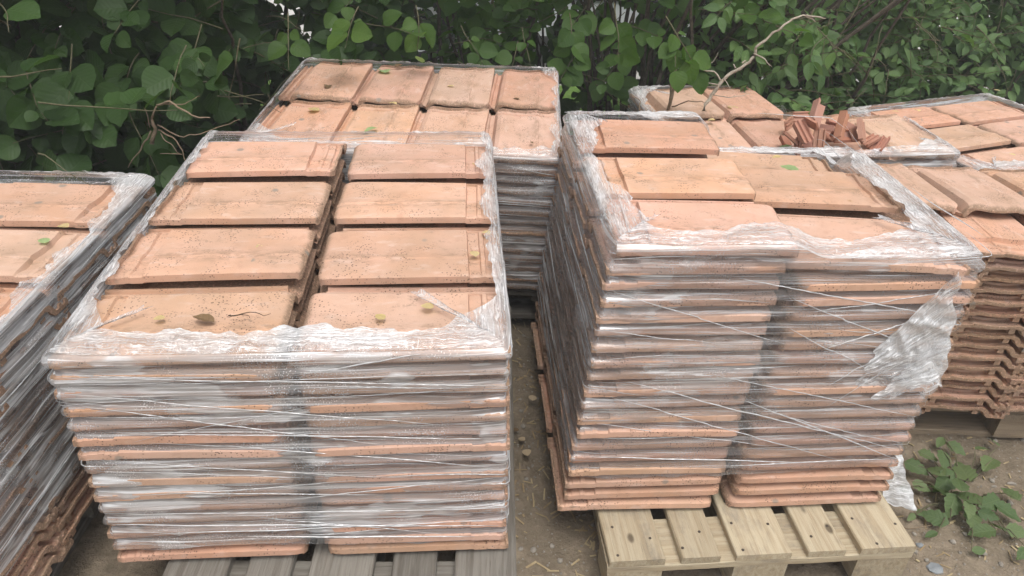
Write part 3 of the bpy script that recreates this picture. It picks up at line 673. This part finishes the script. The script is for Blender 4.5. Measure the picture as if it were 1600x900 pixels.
def shrub(label, base, region, ntwig, per_twig, size, kind, mat, seed, stems=5, ok=None, face=(0, -.55, .75), upper=0, twigl=.26, group='shrubs of the hedge behind the stacks', cat='shrub', maxparts=230, jitter=.45, extra=(), spread=None):
    rg = random.Random(seed); root = empty('shrub', Matrix.Translation(Vector(base))); tag(root, label, cat, group)
    B0 = Vector(base); inv = Matrix.Translation(-B0); leaves = []; tw = MB(); (x0, x1), (y0, y1), (z0, z1) = region
    tips = []
    for k in range(stems):
        b = Vector((base[0] + rg.gauss(0, .10), base[1] + rg.gauss(0, .08), gz(base[0], base[1]) - .02))
        t = Vector((rg.uniform(*(spread or (x0, x1))), rg.uniform(y0, y1), z1 + rg.uniform(0, .5))); mid = b.lerp(t, .5) + Vector((rg.gauss(0, .12), rg.gauss(0, .1), .15))
        pts = []
        for i in range(11):
            q = i / 10; pts.append(b * (1-q)**2 + mid * 2*q*(1-q) + t * q*q + rv(rg, .012))
        m = MB(); r0 = rg.uniform(.008, .018); m.tube([inv @ p for p in pts], [r0 * (1 - .75 * i / 10) for i in range(11)], 7)
        m.build('stem', M_BARK, root, True); tips += pts[3:]
    def twig(p, d, n, L_):
        pts = [p]; dd = d.normalized()
        for i in range(5):
            dd = (dd + rv(rg, .10) + Vector((0, 0, -.06))).normalized(); pts.append(pts[-1] + dd * L_ / 5)
        tw.tube([inv @ q for q in pts], [.0028 * (1 - .13 * i) for i in range(6)], 4, False)
        for i in range(n):
            t = .2 + .8 * (i // 2 * 2 + 1) / n; t = min(1, t); f = t * 5; a = min(4, int(f)); q = pts[a].lerp(pts[a + 1], f - a)
            tdir = (pts[a + 1] - pts[a]).normalized(); side = tdir.cross(Vector(face)).normalized() * (1 if i % 2 else -1)
            al = side * .8 + tdir * rg.uniform(.3, .9) + rv(rg, .25) + Vector((0, -.1, -.12))
            if i >= n - 1: al = tdir + rv(rg, .2)
            nm = Vector(face) + rv(rg, jitter); s = size * rg.choice((rg.uniform(.35, .7), rg.uniform(.7, 1.2), rg.uniform(.8, 1.1)))
            q2 = q + al.normalized() * .012
            leaves.append((q2, al, nm, s))
    for k in range(ntwig + upper):
        for tr in range(30):
            up = k >= ntwig
            p = Vector((rg.uniform(x0, x1), rg.uniform(y0, y1), rg.uniform(z0, z1) if not up else rg.uniform(z1, z1 + 1.3)))
            if ok is None or ok(p): break
        else: continue
        d = Vector((rg.gauss(0, .7), -.5 + rg.gauss(0, .4), rg.gauss(.1, .5)))
        twig(p, d, per_twig, twigl * rg.uniform(.7, 1.3))
    for (p, d, n, L_) in extra: twig(Vector(p), Vector(d), n, L_)
    tag(tw.build('twigs', M_TWIG, root, True), kind='stuff')
    ALL.append((root, inv, leaves, kind, mat, maxparts, rg, ok))
    return root
def notD(p): return not (-1.05 < p.x < .16 and 2.2 < p.y < 3.22 and p.z < .93)
def left_ok(p): return notD(p) and not (p.y < 2.15 and p.x < -.9) and not (p.x > -.98 and p.y < 3.25)
shrub('dark broad-leaved shrub behind the left edge stack', (-1.9, 2.95, .09), ((-2.7, -1.35), (2.25, 3.2), (.25, 1.25)), 250, 8, .105, 'round', L_DARK, 11, 6, left_ok, upper=230)
shrub('dark round-leaved shrub drooping beside the back middle stack', (-1.1, 3.35, .09), ((-1.6, -.72), (2.45, 3.6), (.3, 1.25)), 150, 8, .10, 'round', L_DARK, 12, 5, left_ok, upper=190,
   extra=[(aty(375, 60, 2.35), (-.2, -.1, -.5), 7, .20), (aty(340, 150, 2.4), (.4, -.2, .1), 6, .2), (aty(60, 160, 2.1), (1, -.1, .15), 9, .42), (aty(0, 120, 2.1), (.6, -.2, .1), 6, .25), (aty(200, 170, 2.3), (.3, -.3, -.6), 6, .25), (aty(60, 240, 2.05), (.5, -.3, .1), 7, .3)])
shrub('dense dark shrub filling the hedge behind the left stacks', (-1.5, 3.9, .09), ((-3.2, -.55), (3.35, 4.4), (.1, 1.25)), 360, 8, .10, 'broad', L_DARK, 13, 8, None, upper=130, maxparts=120)
shrub('backlit loose shrub behind the back middle stack', (-.3, 3.85, .09), ((-1.0, .35), (3.35, 4.4), (.3, 1.25)), 150, 7, .085, 'broad', L_MID, 14, 11, notD, upper=130,
   extra=[(aty(560, 10, 2.9), (-.1, -.4, -.3), 6, .2), (aty(650, 8, 3.0), (.2, -.4, -.4), 6, .2), (aty(450, 20, 2.8), (.2, -.4, -.3), 7, .25), (aty(720, 40, 3.3), (.3, -.2, -.5), 6, .2)])
shrub('many-stemmed shrub of bare dark canes at hedge centre', (.55, 3.75, .05), ((.1, 1.1), (3.3, 4.3), (.85, 1.35)), 46, 7, .08, 'broad', L_MID, 15, 70, None, upper=130, spread=(.0, 2.3),
   extra=[(aty(960, 5, 2.9), (.1, -.3, -.5), 6, .2), (aty(1040, 25, 2.8), (.3, -.3, -.4), 7, .22), (aty(1060, 50, 2.8), (-.1, -.3, -.4), 5, .14), (aty(890, 20, 3.2), (.1, -.3, -.5), 6, .2)])
def right_ok(p): return not (p.x > 1.35 and p.y < 3.42 + .36 * (p.x - 1.5) + .04)
shrub('pale green bush hanging behind the scrap heap', (1.5, 3.8, 0), ((.85, 2.0), (3.25, 4.0), (.15, 1.15)), 360, 8, .076, 'lance', L_PALE, 16, 7, right_ok, upper=90, twigl=.24, maxparts=300)
shrub('bright leafy bush behind the far right stack', (2.5, 4.2, 0), ((1.7, 4.3), (3.5, 4.6), (.15, 1.15)), 560, 8, .074, 'lance', L_PALE, 17, 7, right_ok, upper=60, twigl=.24, maxparts=300)
shrub('dark thicket behind the canes at hedge centre', (.2, 4.65, .05), ((-1.0, 1.1), (4.35, 4.95), (.1, .95)), 120, 8, .10, 'broad', L_DARK, 19, 9, None, upper=40, maxparts=60)
shrub('dark understorey shrub behind the right stacks', (1.8, 4.9, 0), ((.9, 5.2), (4.2, 5.2), (.1, 1.1)), 720, 8, .10, 'broad', L_DARK, 18, 6, None, upper=60, maxparts=60)
# choose the leaves that show; they become parts, the others one mass per shrub
cand = []
for si, (root, inv, leaves, kind, mat, mx, rg, ok) in enumerate(ALL):
    for li, (p, al, nm, s) in enumerate(leaves):
        q = pix(p + al.normalized() * s * .5)
        if q and -20 < q[0] < 1620 and -20 < q[1] < 620: cand.append((q[2], si, li, int(q[0] // 20), int(q[1] // 20)))
cand.sort(); cell = {}; pick = {}
for zc, si, li, cx, cy in cand:
    k = cell.get((cx, cy), 0)
    if k < 2 and len(pick.setdefault(si, set())) < ALL[si][5]: pick[si].add(li)
    cell[(cx, cy)] = k + 1
for si, (root, inv, leaves, kind, mat, mx, rg, ok) in enumerate(ALL):
    mass = MB(); low = [leaf_mb(kind, True, .05 + .1 * k, .1 + .1 * k, k) for k in range(3)]
    for li, (p, al, nm, s) in enumerate(leaves):
        if ok and not ok(p + al.normalized() * s): continue
        M = inv @ leaf_matrix(p, al, nm, s)
        if li in pick.get(si, ()): link('leaf', leafmesh(kind, mat, rg.randrange(6)), root, M)
        else:
            t = low[rg.randrange(3)]; mass.add([M @ v for v in t.v], t.f, t.uv)
    tag(mass.build('foliage', mat, root, True), kind='stuff')

# ------------------------------------------------------------------ dead branches
def branch(name, label, main, r0, twigs, mat, mat2=None, cat='branch', n=7):
    B0 = Vector(main[0]); root = empty(name, Matrix.Translation(B0)); inv = Matrix.Translation(-B0); tag(root, label, cat)
    def run(pts, ra, rb, k):
        out = []; pts = [Vector(p) for p in pts]
        for i in range(len(pts) - 1):
            for q in range(6):
                t = q / 6; p = pts[i].lerp(pts[i + 1], t); w = .012 * k
                out.append(p + Vector((N(p.x * 30, p.z * 30, 1) * w, N(p.z * 31, p.x * 20, 2) * w, N(p.x * 22, p.z * 35, 3) * w)))
        out.append(pts[-1]); m = MB(); c = len(out) - 1
        m.tube([inv @ p for p in out], [(ra + (rb - ra) * i / c) * (1 + .18 * N(i * 1.3, ra * 99)) for i in range(c + 1)], n); return m
    run(main, r0, r0 * .3, 1).build('limb', mat, root, True)
    for pts, r in twigs: run(pts, r, r * .4, .7).build('twig', mat2 or mat, root, True)
    return root
Y = 2.80
P_ = lambda x, y, d=Y: aty(x, y, d)
branch('dead_branch', 'long pale dead branch rising from the scrap heap stack', [P_(1098, 172, 2.78), P_(1128, 125), P_(1172, 98), P_(1184, 72), P_(1212, 48), P_(1240, 30), P_(1262, 22, 2.82), P_(1274, 34, 2.82)], .0072,
  [([P_(1262, 22, 2.82), P_(1290, 29, 2.8)], .004), ([P_(1176, 84), P_(1196, 92, 2.75), P_(1206, 104, 2.74)], .003), ([P_(1122, 136), P_(1112, 130, 2.76), P_(1098, 127, 2.76)], .003), ([P_(1126, 128), P_(1116, 112), P_(1085, 102, 2.78), P_(1062, 99, 2.8)], .0035), ([P_(1150, 105), P_(1146, 100)], .004), ([P_(1160, 100), P_(1166, 96)], .004),
   ([P_(1112, 146), P_(1140, 152, 2.74), P_(1172, 147, 2.74)], .0022), ([P_(1100, 104, 2.78), P_(1116, 96, 2.76), P_(1122, 82, 2.76)], .002), ([P_(1130, 122), P_(1142, 140, 2.74)], .002)], M_DEAD)
branch('dry_twig', 'forked brown dry stem beside the pale dead branch', [P_(1044, 172, 2.85), P_(1052, 140, 2.85), P_(1066, 112, 2.85), P_(1078, 98, 2.85), P_(1084, 84, 2.85)], .007,
  [([P_(1046, 165, 2.85), P_(1049, 130, 2.86), P_(1058, 100, 2.86), P_(1066, 82, 2.86)], .0055), ([P_(1070, 106, 2.85), P_(1068, 92, 2.84), P_(1064, 84, 2.84)], .003), ([P_(1056, 134, 2.85), P_(1074, 126, 2.83)], .002), ([P_(1050, 166, 2.85), P_(1075, 158, 2.8), P_(1100, 160, 2.78)], .003), ([P_(1092, 84, 2.86), P_(1106, 92, 2.86), P_(1110, 108, 2.86)], .002)], M_DEAD2)
branch('dry_twig', 'tangle of dry twigs hanging in the hedge left of back middle stack', [P_(240, 226, 2.2), P_(242, 205, 2.2), P_(238, 185, 2.2), P_(246, 163, 2.2)], .0075,
  [([P_(246, 163, 2.2), P_(265, 158, 2.18), P_(300, 180, 2.16), P_(328, 184, 2.16)], .0042), ([P_(236, 205, 2.2), P_(215, 240, 2.18), P_(200, 262, 2.17)], .003), ([P_(248, 196, 2.2), P_(285, 213, 2.16), P_(330, 205, 2.16), P_(375, 186, 2.16)], .0022), ([P_(246, 205, 2.2), P_(270, 215, 2.17), P_(285, 235, 2.16), P_(292, 262, 2.15)], .0028), ([P_(233, 200, 2.2), P_(230, 180, 2.19), P_(224, 168, 2.19)], .0022), ([P_(250, 210, 2.2), P_(262, 222, 2.17), P_(280, 240, 2.16)], .002), ([P_(285, 240, 2.16), P_(250, 240, 2.14)], .0018), ([P_(255, 162, 2.19), P_(290, 162, 2.17), P_(312, 150, 2.16)], .002)], M_DEAD2)
branch('dry_twig', 'crooked thin dry twig in shade left of dead branch', [P_(1004, 176, 2.6), P_(998, 160, 2.62), P_(986, 146, 2.64)], .003, [([P_(1004, 176, 2.6), P_(1014, 170, 2.6)], .002)], M_DEAD2)

# ------------------------------------------------------------------ heap of tile scraps
def scrap_mesh(k):
    prof = [[(0, 0), (0, .016), (.006, .016), (.008, .009), (.02, .009), (.022, .017), (.028, .017), (.03, .009), (.045, .009), (.047, .018), (.054, .018), (.054, 0)],
            [(0, 0), (0, .03), (.009, .03), (.011, .010), (.05, .012), (.052, 0)],
            [(0, 0), (0, .011), (.05, .014), (.066, .011), (.066, 0)],
            [(0, .008), (.004, .020), (.016, .026), (.028, .020), (.034, .008), (.026, .004), (.018, .014), (.008, .004)]][k]
    mb = MB(); Lg = (.085, .10, .075, .07)[k]; n = len(prof); rg = random.Random(k)
    for i in range(2):
        for (x, z) in prof: mb.v.append(Vector((x - .027, (i - .5) * Lg + rg.uniform(-.006, .006), z - .009)))
    for j in range(n): mb.f.append((j, (j + 1) % n, n + (j + 1) % n, n + j))
    mb.f.append(tuple(range(n))[::-1]); mb.f.append(tuple(n + i for i in range(n)))
    return mb.mesh('tile_scrap', M_SCRAP)
SCR = [scrap_mesh(k) for k in range(4)]
rg = random.Random(21)
scr = [(1243, 190, .78, 0, (.3, .9, .2), 'ribbed dark terracotta scrap lying at left end of the heap'), (1262, 180, .77, 0, (.2, .8, -.3), 'flat ribbed terracotta scrap second from left end of heap'),
 (1247, 212, .80, 2, (1.0, .3, .8), 'brown terracotta slab leaning left in the heap'), (1257, 226, .77, 0, (1.45, .1, .1), 'upright terracotta scrap standing at front left of heap'),
 (1265, 203, .83, 0, (1.0, -.2, -.4), 'ribbed terracotta scrap tilted up in the heap middle'), (1290, 213, .80, 0, (1.5, 0, -.1), 'tall pale ribbed scrap standing upright at heap front'),
 (1278, 188, .86, 2, (.6, .9, .5), 'pointed terracotta shard topping the heap'), (1287, 176, .87, 1, (1.0, .5, .3), 'grooved scrap at the very top of the heap'),
 (1300, 198, .80, 1, (.2, .2, 1.2), 'terracotta scrap lying crosswise behind the heap front'), (1310, 192, .79, 3, (.1, .2, 1.4), 'short curved scrap lying at heap back'),
 (1316, 214, .77, 3, (.2, .1, 1.0), 'small half-round scrap lying at heap right front'), (1330, 211, .78, 1, (.2, .3, -.7), 'long terracotta strip sloping down at heap right'),
 (1326, 194, .82, 1, (1.3, .2, .3), 'blocky scrap standing at back right of heap'), (1334, 200, .80, 2, (1.2, .1, .1), 'square flat scrap leaning at heap right'),
 (1345, 208, .79, 2, (1.35, .1, .1), 'wide orange scrap standing at right of heap'), (1356, 202, .81, 0, (1.3, .2, .25), 'ribbed scrap leaning behind the wide orange one'),
 (1370, 216, .765, 0, (.9, .1, -.2), 'dark ribbed scrap at the far right end of heap'), (1384, 222, .755, 0, (.8, .2, -.3), 'last scrap lying past the right end of heap'),
 (1272, 222, .76, 2, (.5, .6, .3), 'dark slab at the bottom of heap front'), (1240, 222, .752, 1, (.2, .1, .6), 'scrap lying flat under the heap left'),
 (1304, 206, .76, 2, (.3, .2, .4), 'slab hidden low in the heap middle'), (1322, 204, .76, 0, (.1, .2, 2.0), 'ribbed scrap lying low at heap right')]
for (px, py, z, k, e, lb) in scr:
    o = link('tile_scrap', SCR[k], None, Matrix.Translation(atz(px - 10, py + 3, z - .012)) @ Euler((e[0] * .8 + rg.gauss(0, .25), e[1] + rg.gauss(0, .3), e[2] + rg.gauss(0, .6))).to_matrix().to_4x4() @ Matrix.Scale(rg.uniform(.6, .95), 4)); tag(o, lb, 'tile scrap', 'broken tile scraps heaped on a stack')

# ------------------------------------------------------------------ fallen leaves and litter on the stacks
def fallen(px, py, z, s, rz, mat, label, kind='broad', tilt=(.15, .1)):
    M = Matrix.Translation(atz(px, py, z)) @ Euler((tilt[0], tilt[1], rz)).to_matrix().to_4x4() @ Matrix.Scale(s, 4)
    me = leafmesh(kind, mat, int(px) % 6); o = link('fallen_leaf', me, None, M); tag(o, label, 'leaf', 'fallen leaves'); return o
zA, zB, zD = .826, .902, .80
fallen(408, 392, zA, .032, .5, L_YEL, 'small torn yellow leaf on second row left column tile', 'lance')
fallen(258, 496, zA, .022, 2.0, L_YEL, 'tiny yellow leaf on the front left tile of the front left stack')
fallen(335, 503, zA, .050, 1.3, L_BRN, 'curled dark dead leaf on the front left tile', 'lance')
fallen(743, 401, zA, .025, .3, L_YEL, 'yellow leaf in head channel of front left stack, second row')
fallen(767, 366, zA, .024, 1.3, L_YEL, 'yellow leaf by the film at right side of front left stack')
fallen(600, 499, zA, .024, .9, L_YEL, 'yellow leaf on the front right-column tile near the rim film')
fallen(678, 480, zA, .028, 1.5, L_YEL, 'pale yellow leaf beside the torn film corner')
fallen(748, 260, zA, .032, .4, L_YEL, 'crumpled yellow leaves at back right of front left stack')
fallen(660, 98, .835, .046, 2.5, L_GRN, 'pale green leaf standing on the back edge of back middle stack', 'round', (.9, .1))
fallen(590, 200, .79, .055, 2.3, L_GRN, 'olive leaf on second front tile of back middle stack', 'lance')
fallen(498, 173, .80, .045, 1.2, L_YEL, 'yellow leaf on leftmost front tile of back middle stack')
fallen(602, 114, .83, .055, .4, L_GRN, 'dull green leaf on second back tile of back middle stack')
fallen(617, 105, .83, .045, -.6, L_BRN, 'brown leaf touching the dull green leaf on back middle stack', 'lance')
fallen(512, 138, .82, .055, .2, L_BRN, 'brown dead leaf on the leftmost back tile', 'lance')
fallen(620, 163, .81, .04, 1.0, L_YEL, 'thin yellow leaf on the tile step of back middle stack', 'lance')
fallen(710, 135, .82, .03, 1.4, L_YEL, 'faded leaf on third back tile of back middle stack', 'lance')
fallen(797, 127, .82, .03, .3, L_BRN, 'brown curl on rightmost back tile of back middle stack', 'lance')
fallen(812, 155, .815, .03, 1.3, L_BRN, 'small brown leaf at step of rightmost column, back middle stack', 'lance')
fallen(832, 224, .79, .02, .3, L_BRN, 'tiny dark crumb of leaf on rightmost front tile', 'lance')
fallen(1248, 268, .866, .055, 1.0, L_GRN, 'pale green leaf on film at back right of pine pallet stack', 'round')
fallen(1222, 246, .85, .03, 1.6, L_YEL, 'yellowish leaf on film behind the pine pallet stack')
fallen(1337, 317, .868, .03, .8, L_YEL, 'yellow leaf on the right edge film of pine pallet stack', 'lance')
fallen(1582, 309, .75, .045, 1.2, L_GRN, 'green leaf on the unwrapped stack top')
fallen(1152, 172, .745, .05, .6, L_YEL, 'straw coloured leaf at back of the scrap heap stack', 'broad')
fallen(1118, 188, .745, .03, 1.6, L_YEL, 'small straw leaf left on scrap heap stack')
fallen(1240, 232, .745, .05, 1.4, L_GRN, 'pale leaf at the foot of the scrap heap')
fallen(1405, 175, .65, .03, 1.2, L_YEL, 'yellow leaf on far right stack, left tile', 'lance')
fallen(1436, 174, .65, .028, .2, L_YEL, 'round yellow leaf on far right stack beside the seam', 'round')
fallen(1587, 243, .65, .025, .8, L_YEL, 'yellow leaf on the front tile of far right stack')
fallen(1563, 142, .65, .03, 1.1, L_YEL, 'yellow leaf under the film at far right back corner')
fallen(69, 380, .82, .028, .5, L_GRN, 'yellow green leaf on left edge stack tile')
fallen(106, 355, .82, .03, 1.3, L_YEL, 'yellow leaf in the seam of left edge stack')
for i, (px, py, s, m_, lb) in enumerate([(832, 626, .03, L_TAN, 'upper pale dead leaf on the dirt between the front stacks'), (820, 688, .022, L_TAN, 'tan dead leaf on the dirt just below the first'), (810, 670, .022, L_BRN, 'brown dead leaf beside the front left stack on dirt'), (822, 702, .03, L_TAN, 'lowest yellow leaf on dirt between the front stacks'), (866, 785, .022, L_BRN, 'brown leaf on dirt beside the pine pallet')]):
    fallen(px, py, gz(.02, 1.5) + .02, s, i * 1.1, m_, lb)
branch('dry_twig', 'tiny dark twig lying on the front left tile', [atz(358, 488, .832), atz(382, 493, .834), atz(423, 490, .832)], .0016, [([atz(378, 493, .833), atz(390, 497, .832)], .0011)], simple('dark_twig', (.06, .045, .03)), cat='twig', n=5)

# ------------------------------------------------------------------ bramble on the dirt at the right
br = empty('bramble', Matrix.Translation(atz(1500, 770, 0))); tag(br, 'green bramble seedlings sprawling on the dirt beside pine pallet', 'bramble')
inv = Matrix.Translation(-atz(1500, 770, 0)); rg = random.Random(3); tb = MB()
bl = [(1505,735,.02,60),(1478,752,.03,60),(1468,765,.03,50),(1495,700,.04,36),(1530,750,.05,72),(1545,725,.04,50),(1488,790,.03,56),(1510,775,.05,60),(1520,812,.03,50),(1500,840,.02,64),(1460,808,.02,50),(1575,800,.03,52),(1590,830,.02,44),(1535,830,.03,50),(1490,820,.04,36),(1548,785,.05,52),(1432,730,.03,44),(1450,712,.04,36),(1475,718,.05,44),(1520,718,.05,40),(1558,822,.03,34),(1440,800,.01,26),(1580,770,.04,40),(1424,808,.01,22),(1568,850,.02,28),(1545,805,.05,36),(1462,735,.05,40),(1500,755,.08,48),(1535,700,.06,30),(1590,800,.05,34),(1440,760,.02,34),(1470,690,.03,30),(1415,765,.01,24),(1555,690,.03,28),(1590,740,.03,34),(1455,835,.01,26),(1530,860,.01,30),(1598,865,.02,34),(1515,795,.06,40),(1560,760,.06,44)]
for i, (px, py, z, w) in enumerate(bl):
    if i % 5 == 4: continue
    p = atz(px, py, z * .7 + .02); s = w / FPX * pix(p)[2] * .86; a = rg.uniform(0, 6.28)
    al = Vector((math.cos(a), math.sin(a) * .8, rg.uniform(-.2, .1))); M = inv @ leaf_matrix(p - al.normalized() * s * .5, al, Vector((rg.gauss(0, .35), -.35 + rg.gauss(0, .3), 1)), s)
    link('leaf', leafmesh('bramble' if w > 30 else 'lance', L_BRAM, i % 6), br, M)
    q = inv @ (p - al.normalized() * s * .5); r = inv @ atz(1500 + (px - 1500) * .45, 775 + (py - 775) * .45, .01)
    tb.tube([q, q.lerp(r, .5) + Vector((0, 0, .02)), r], [.0012, .0018, .0022], 5, False)
tag(tb.build('stems', M_TWIG, br, True), kind='stuff')
branch('ground_twig', 'thin runner twig lying across dirt by the pine pallet corner', [atz(1412, 826, .012), atz(1440, 824, .02), atz(1490, 818, .02)], .002, [([atz(1455, 822, .02), atz(1470, 812, .03)], .0014)], M_DEAD2, cat='twig', n=5)

# ------------------------------------------------------------------ stones and crumbs on the dirt
def rock(name, r, seed, mat, sq=(1, .8, .55)):
    mb = MB(); n, m = 7, 5
    for i in range(m + 1):
        t = math.pi * i / m
        for k in range(n):
            a = 2 * math.pi * k / n; d = Vector((math.sin(t) * math.cos(a), math.sin(t) * math.sin(a), math.cos(t)))
            f = r * (1 + .35 * noise.noise(d * 1.7 + Vector((seed, 0, 0)))); mb.v.append(Vector((d.x * f * sq[0], d.y * f * sq[1], d.z * f * sq[2])))
    for i in range(m):
        for k in range(n): mb.f.append((i*n + k, i*n + (k+1) % n, (i+1)*n + (k+1) % n, (i+1)*n + k))
    return mb
for i, (px, py, w, lb, mt, sq) in enumerate([(1462, 888, 26, 'flat blue grey slate stone on dirt at bottom right', M_SLATE, (1, .8, .25)), (1437, 852, 12, 'small grey stone beside the pine pallet corner', M_SLATE, (1, .7, .5)), (1430, 862, 9, 'tiny pale stone beside pallet corner', M_STONE, (1, .8, .6)), (1553, 760, 10, 'pale long chip of stone near the bramble', M_STONE, (1, .4, .3)), (1580, 755, 14, 'pale stick-like stone right of the bramble', M_STONE, (1, .35, .3)), (1537, 864, 12, 'tan leaf-like stone on dirt below bramble', M_STONE, (1, .8, .2)), (1448, 875, 8, 'white pebble near the slate stone', M_STONE, (1, .8, .6))]):
    p = atz(px, py, .01); o = rock('stone', w / FPX * pix(p)[2] * .5, i, mt, sq).build('stone', mt); o.location = p; tag(o, lb, 'stone', 'stones on the dirt')
rg = random.Random(9); pe = MB(); ch = MB()
protos = [rock('p', 1, k, M_STONE) for k in range(4)]
for k in range(2600):
    x, y = (rg.uniform(-.05, .4), rg.uniform(.9, 2.4)) if k % 3 == 0 else (rg.uniform(.95, 2.2), rg.uniform(1.15, 2.4))
    r = rg.uniform(.0015, .0045) * (2.4 if rg.random() < .08 else 1); M = Matrix.Translation((x, y, gzn(x, y) + r * .2)) @ Matrix.Rotation(rg.uniform(0, 6), 4, 'Z') @ Matrix.Scale(r, 4)
    t = protos[k % 4]; pe.add([M @ v for v in t.v], t.f)
for k in range(900):
    x, y = (rg.uniform(-.05, .4), rg.uniform(.9, 2.4)) if k % 2 == 0 else (rg.uniform(.95, 2.2), rg.uniform(1.15, 2.4))
    l, w = rg.uniform(.004, .02), rg.uniform(.001, .003); M = Matrix.Translation((x, y, gzn(x, y) + .003)) @ Euler((rg.gauss(0, .15), rg.gauss(0, .15), rg.uniform(0, 6))).to_matrix().to_4x4()
    ch.box(-l, -w, -.0008, l, w, .0008, M)
tag(pe.build('pebbles', M_STONE, None, True), 'fine pebbles and crumbs scattered over the dirt', kind='stuff')
tag(ch.build('wood_chips', simple('chips', (.42, .34, .2), (.25, .18, .1), 8)), 'straw and wood chips scattered over the dirt', kind='stuff')

# ------------------------------------------------------------------ lawn strip and parked car beyond the hedge
mb = MB(); mb.add([Vector(p) for p in ((-30, 4.7, .082), (30, 4.7, .082), (30, 5.35, .082), (-30, 5.35, .082))], [(0, 1, 2, 3)])
tag(mb.build('lawn', simple('lawn_grass', (.10, .19, .035), (.16, .26, .06), 40)), 'strip of lawn beyond the hedge', kind='structure')
car = empty('parked_car', Matrix.Translation((-1.62, 5.75, .08))); tag(car, 'silver parked car glimpsed through the hedge', 'car')
M_CAR = simple('silver_paint', (.62, .64, .66), (.62, .64, .66), 5, .3, bumpd=0, spec=.6); M_TYRE = simple('tyre', (.02, .02, .021)); M_RIM = simple('alloy', (.42, .43, .44), rough=.4, spec=.6); M_GLASS = simple('car_glass', (.03, .035, .04), rough=.08, bumpd=0, spec=.6)
prof = [(0, .32), (0, .62), (.10, .72), (.9, .86), (1.55, 1.28), (1.9, 1.40), (3.0, 1.42), (3.55, 1.25), (4.0, .92), (4.1, .80), (4.12, .34), (3.72, .24), (3.62, .24)]
wc = [.82, 3.3]
low = []
for cx in wc[::-1]:
    low += [(cx + .36, .24)] + [(cx + .36 * math.cos(a), .30 + .36 * math.sin(a)) for a in [R(20 * i) for i in range(1, 9)]] + [(cx - .36, .24)]
prof = prof[:-2] + [(3.9, .22)] + low + [(.25, .22)]
mb = MB(); n = len(prof); lev = [(0, 0.0), (0.06, 0.0), (1.64, 0.0), (1.7, 0.0)]
for k, (yy, ins) in enumerate(lev):
    for (x, z) in prof:
        e = 0 if k in (1, 2) else .03
        mb.v.append(Vector((2.06 + (x - 2.06) * (1 - e), yy + (0.12 if z > 1.1 and k < 2 else (-.12 if z > 1.1 else 0)), .75 + (z - .75) * (1 - e))))
for k in range(3):
    for j in range(n): mb.f.append((k*n + j, k*n + (j+1) % n, (k+1)*n + (j+1) % n, (k+1)*n + j))
mb.f.append(tuple(range(n))[::-1]); mb.f.append(tuple(3*n + i for i in range(n)))
mb.build('body', M_CAR, car)
for (a, b) in ((1.15, 2.2), (2.28, 3.35)):
    m = MB(); x0, x1 = a, b; m.add([Vector(p) for p in ((x0, -.004, .90), (x1, -.004, .90), (x1 - .1, .10, 1.30), (x0 + .42 if a < 2 else x0, .10, 1.30), (x0, .02, .90), (x1, .02, .90), (x1 - .1, .13, 1.30), (x0 + .42 if a < 2 else x0, .13, 1.30))], [(0, 1, 2, 3), (7, 6, 5, 4), (0, 4, 5, 1), (1, 5, 6, 2), (2, 6, 7, 3), (3, 7, 4, 0)]); m.build('window', M_GLASS, car)
m = MB(); m.box(.16, -.012, .52, 3.95, .01, .57); m.build('side_trim', M_TYRE, car)
m = MB(); m.box(-.03, .02, .55, .10, .32, .66); m.build('headlight', M_RIM, car)
for cx in wc:
    for yy in (.10, 1.60):
        wh = empty('wheel'); wh.parent = car; wh.location = (cx, yy, .30)
        def ring(prof_):
            m = MB(); k = len(prof_); s = 28
            for i in range(s):
                a = 2 * math.pi * i / s
                for (r_, y_) in prof_: m.v.append(Vector((r_ * math.cos(a), y_, r_ * math.sin(a))))
            for i in range(s):
                for j in range(k): m.f.append((i*k + j, i*k + (j+1) % k, ((i+1) % s)*k + (j+1) % k, ((i+1) % s)*k + j))
            return m
        ring([(.20, -.09), (.27, -.105), (.30, -.08), (.30, .08), (.27, .105), (.20, .09)]).build('tyre', M_TYRE, wh, True)
        rm = ring([(.17, -.08), (.20, -.088), (.20, .08), (.17, .08)])
        for i in range(5):
            rm.box(.02, -.085, -.025, .18, -.06, .025, Matrix.Rotation(i * 2 * math.pi / 5, 4, 'Y'))
        rm.build('rim', M_RIM, wh)

# ------------------------------------------------------------------ thin volume added to imitate the milky veil of a smeared lens
mb = MB(); mb.box(-6, -1.5, -1.0, 6, 7.8, 2.9)
hz = mb.build('lens_veil', None); tag(hz, 'thin milky veil added over the yard to imitate lens smear', kind='stuff')
m, nt, out = newmat('veil_volume'); pv = nt.nodes.new('ShaderNodeVolumePrincipled'); pv.inputs['Color'].default_value = (.95, .95, .95, 1); pv.inputs['Density'].default_value = .0085
nt.links.new(pv.outputs[0], out.inputs['Volume']); hz.data.materials.append(m)
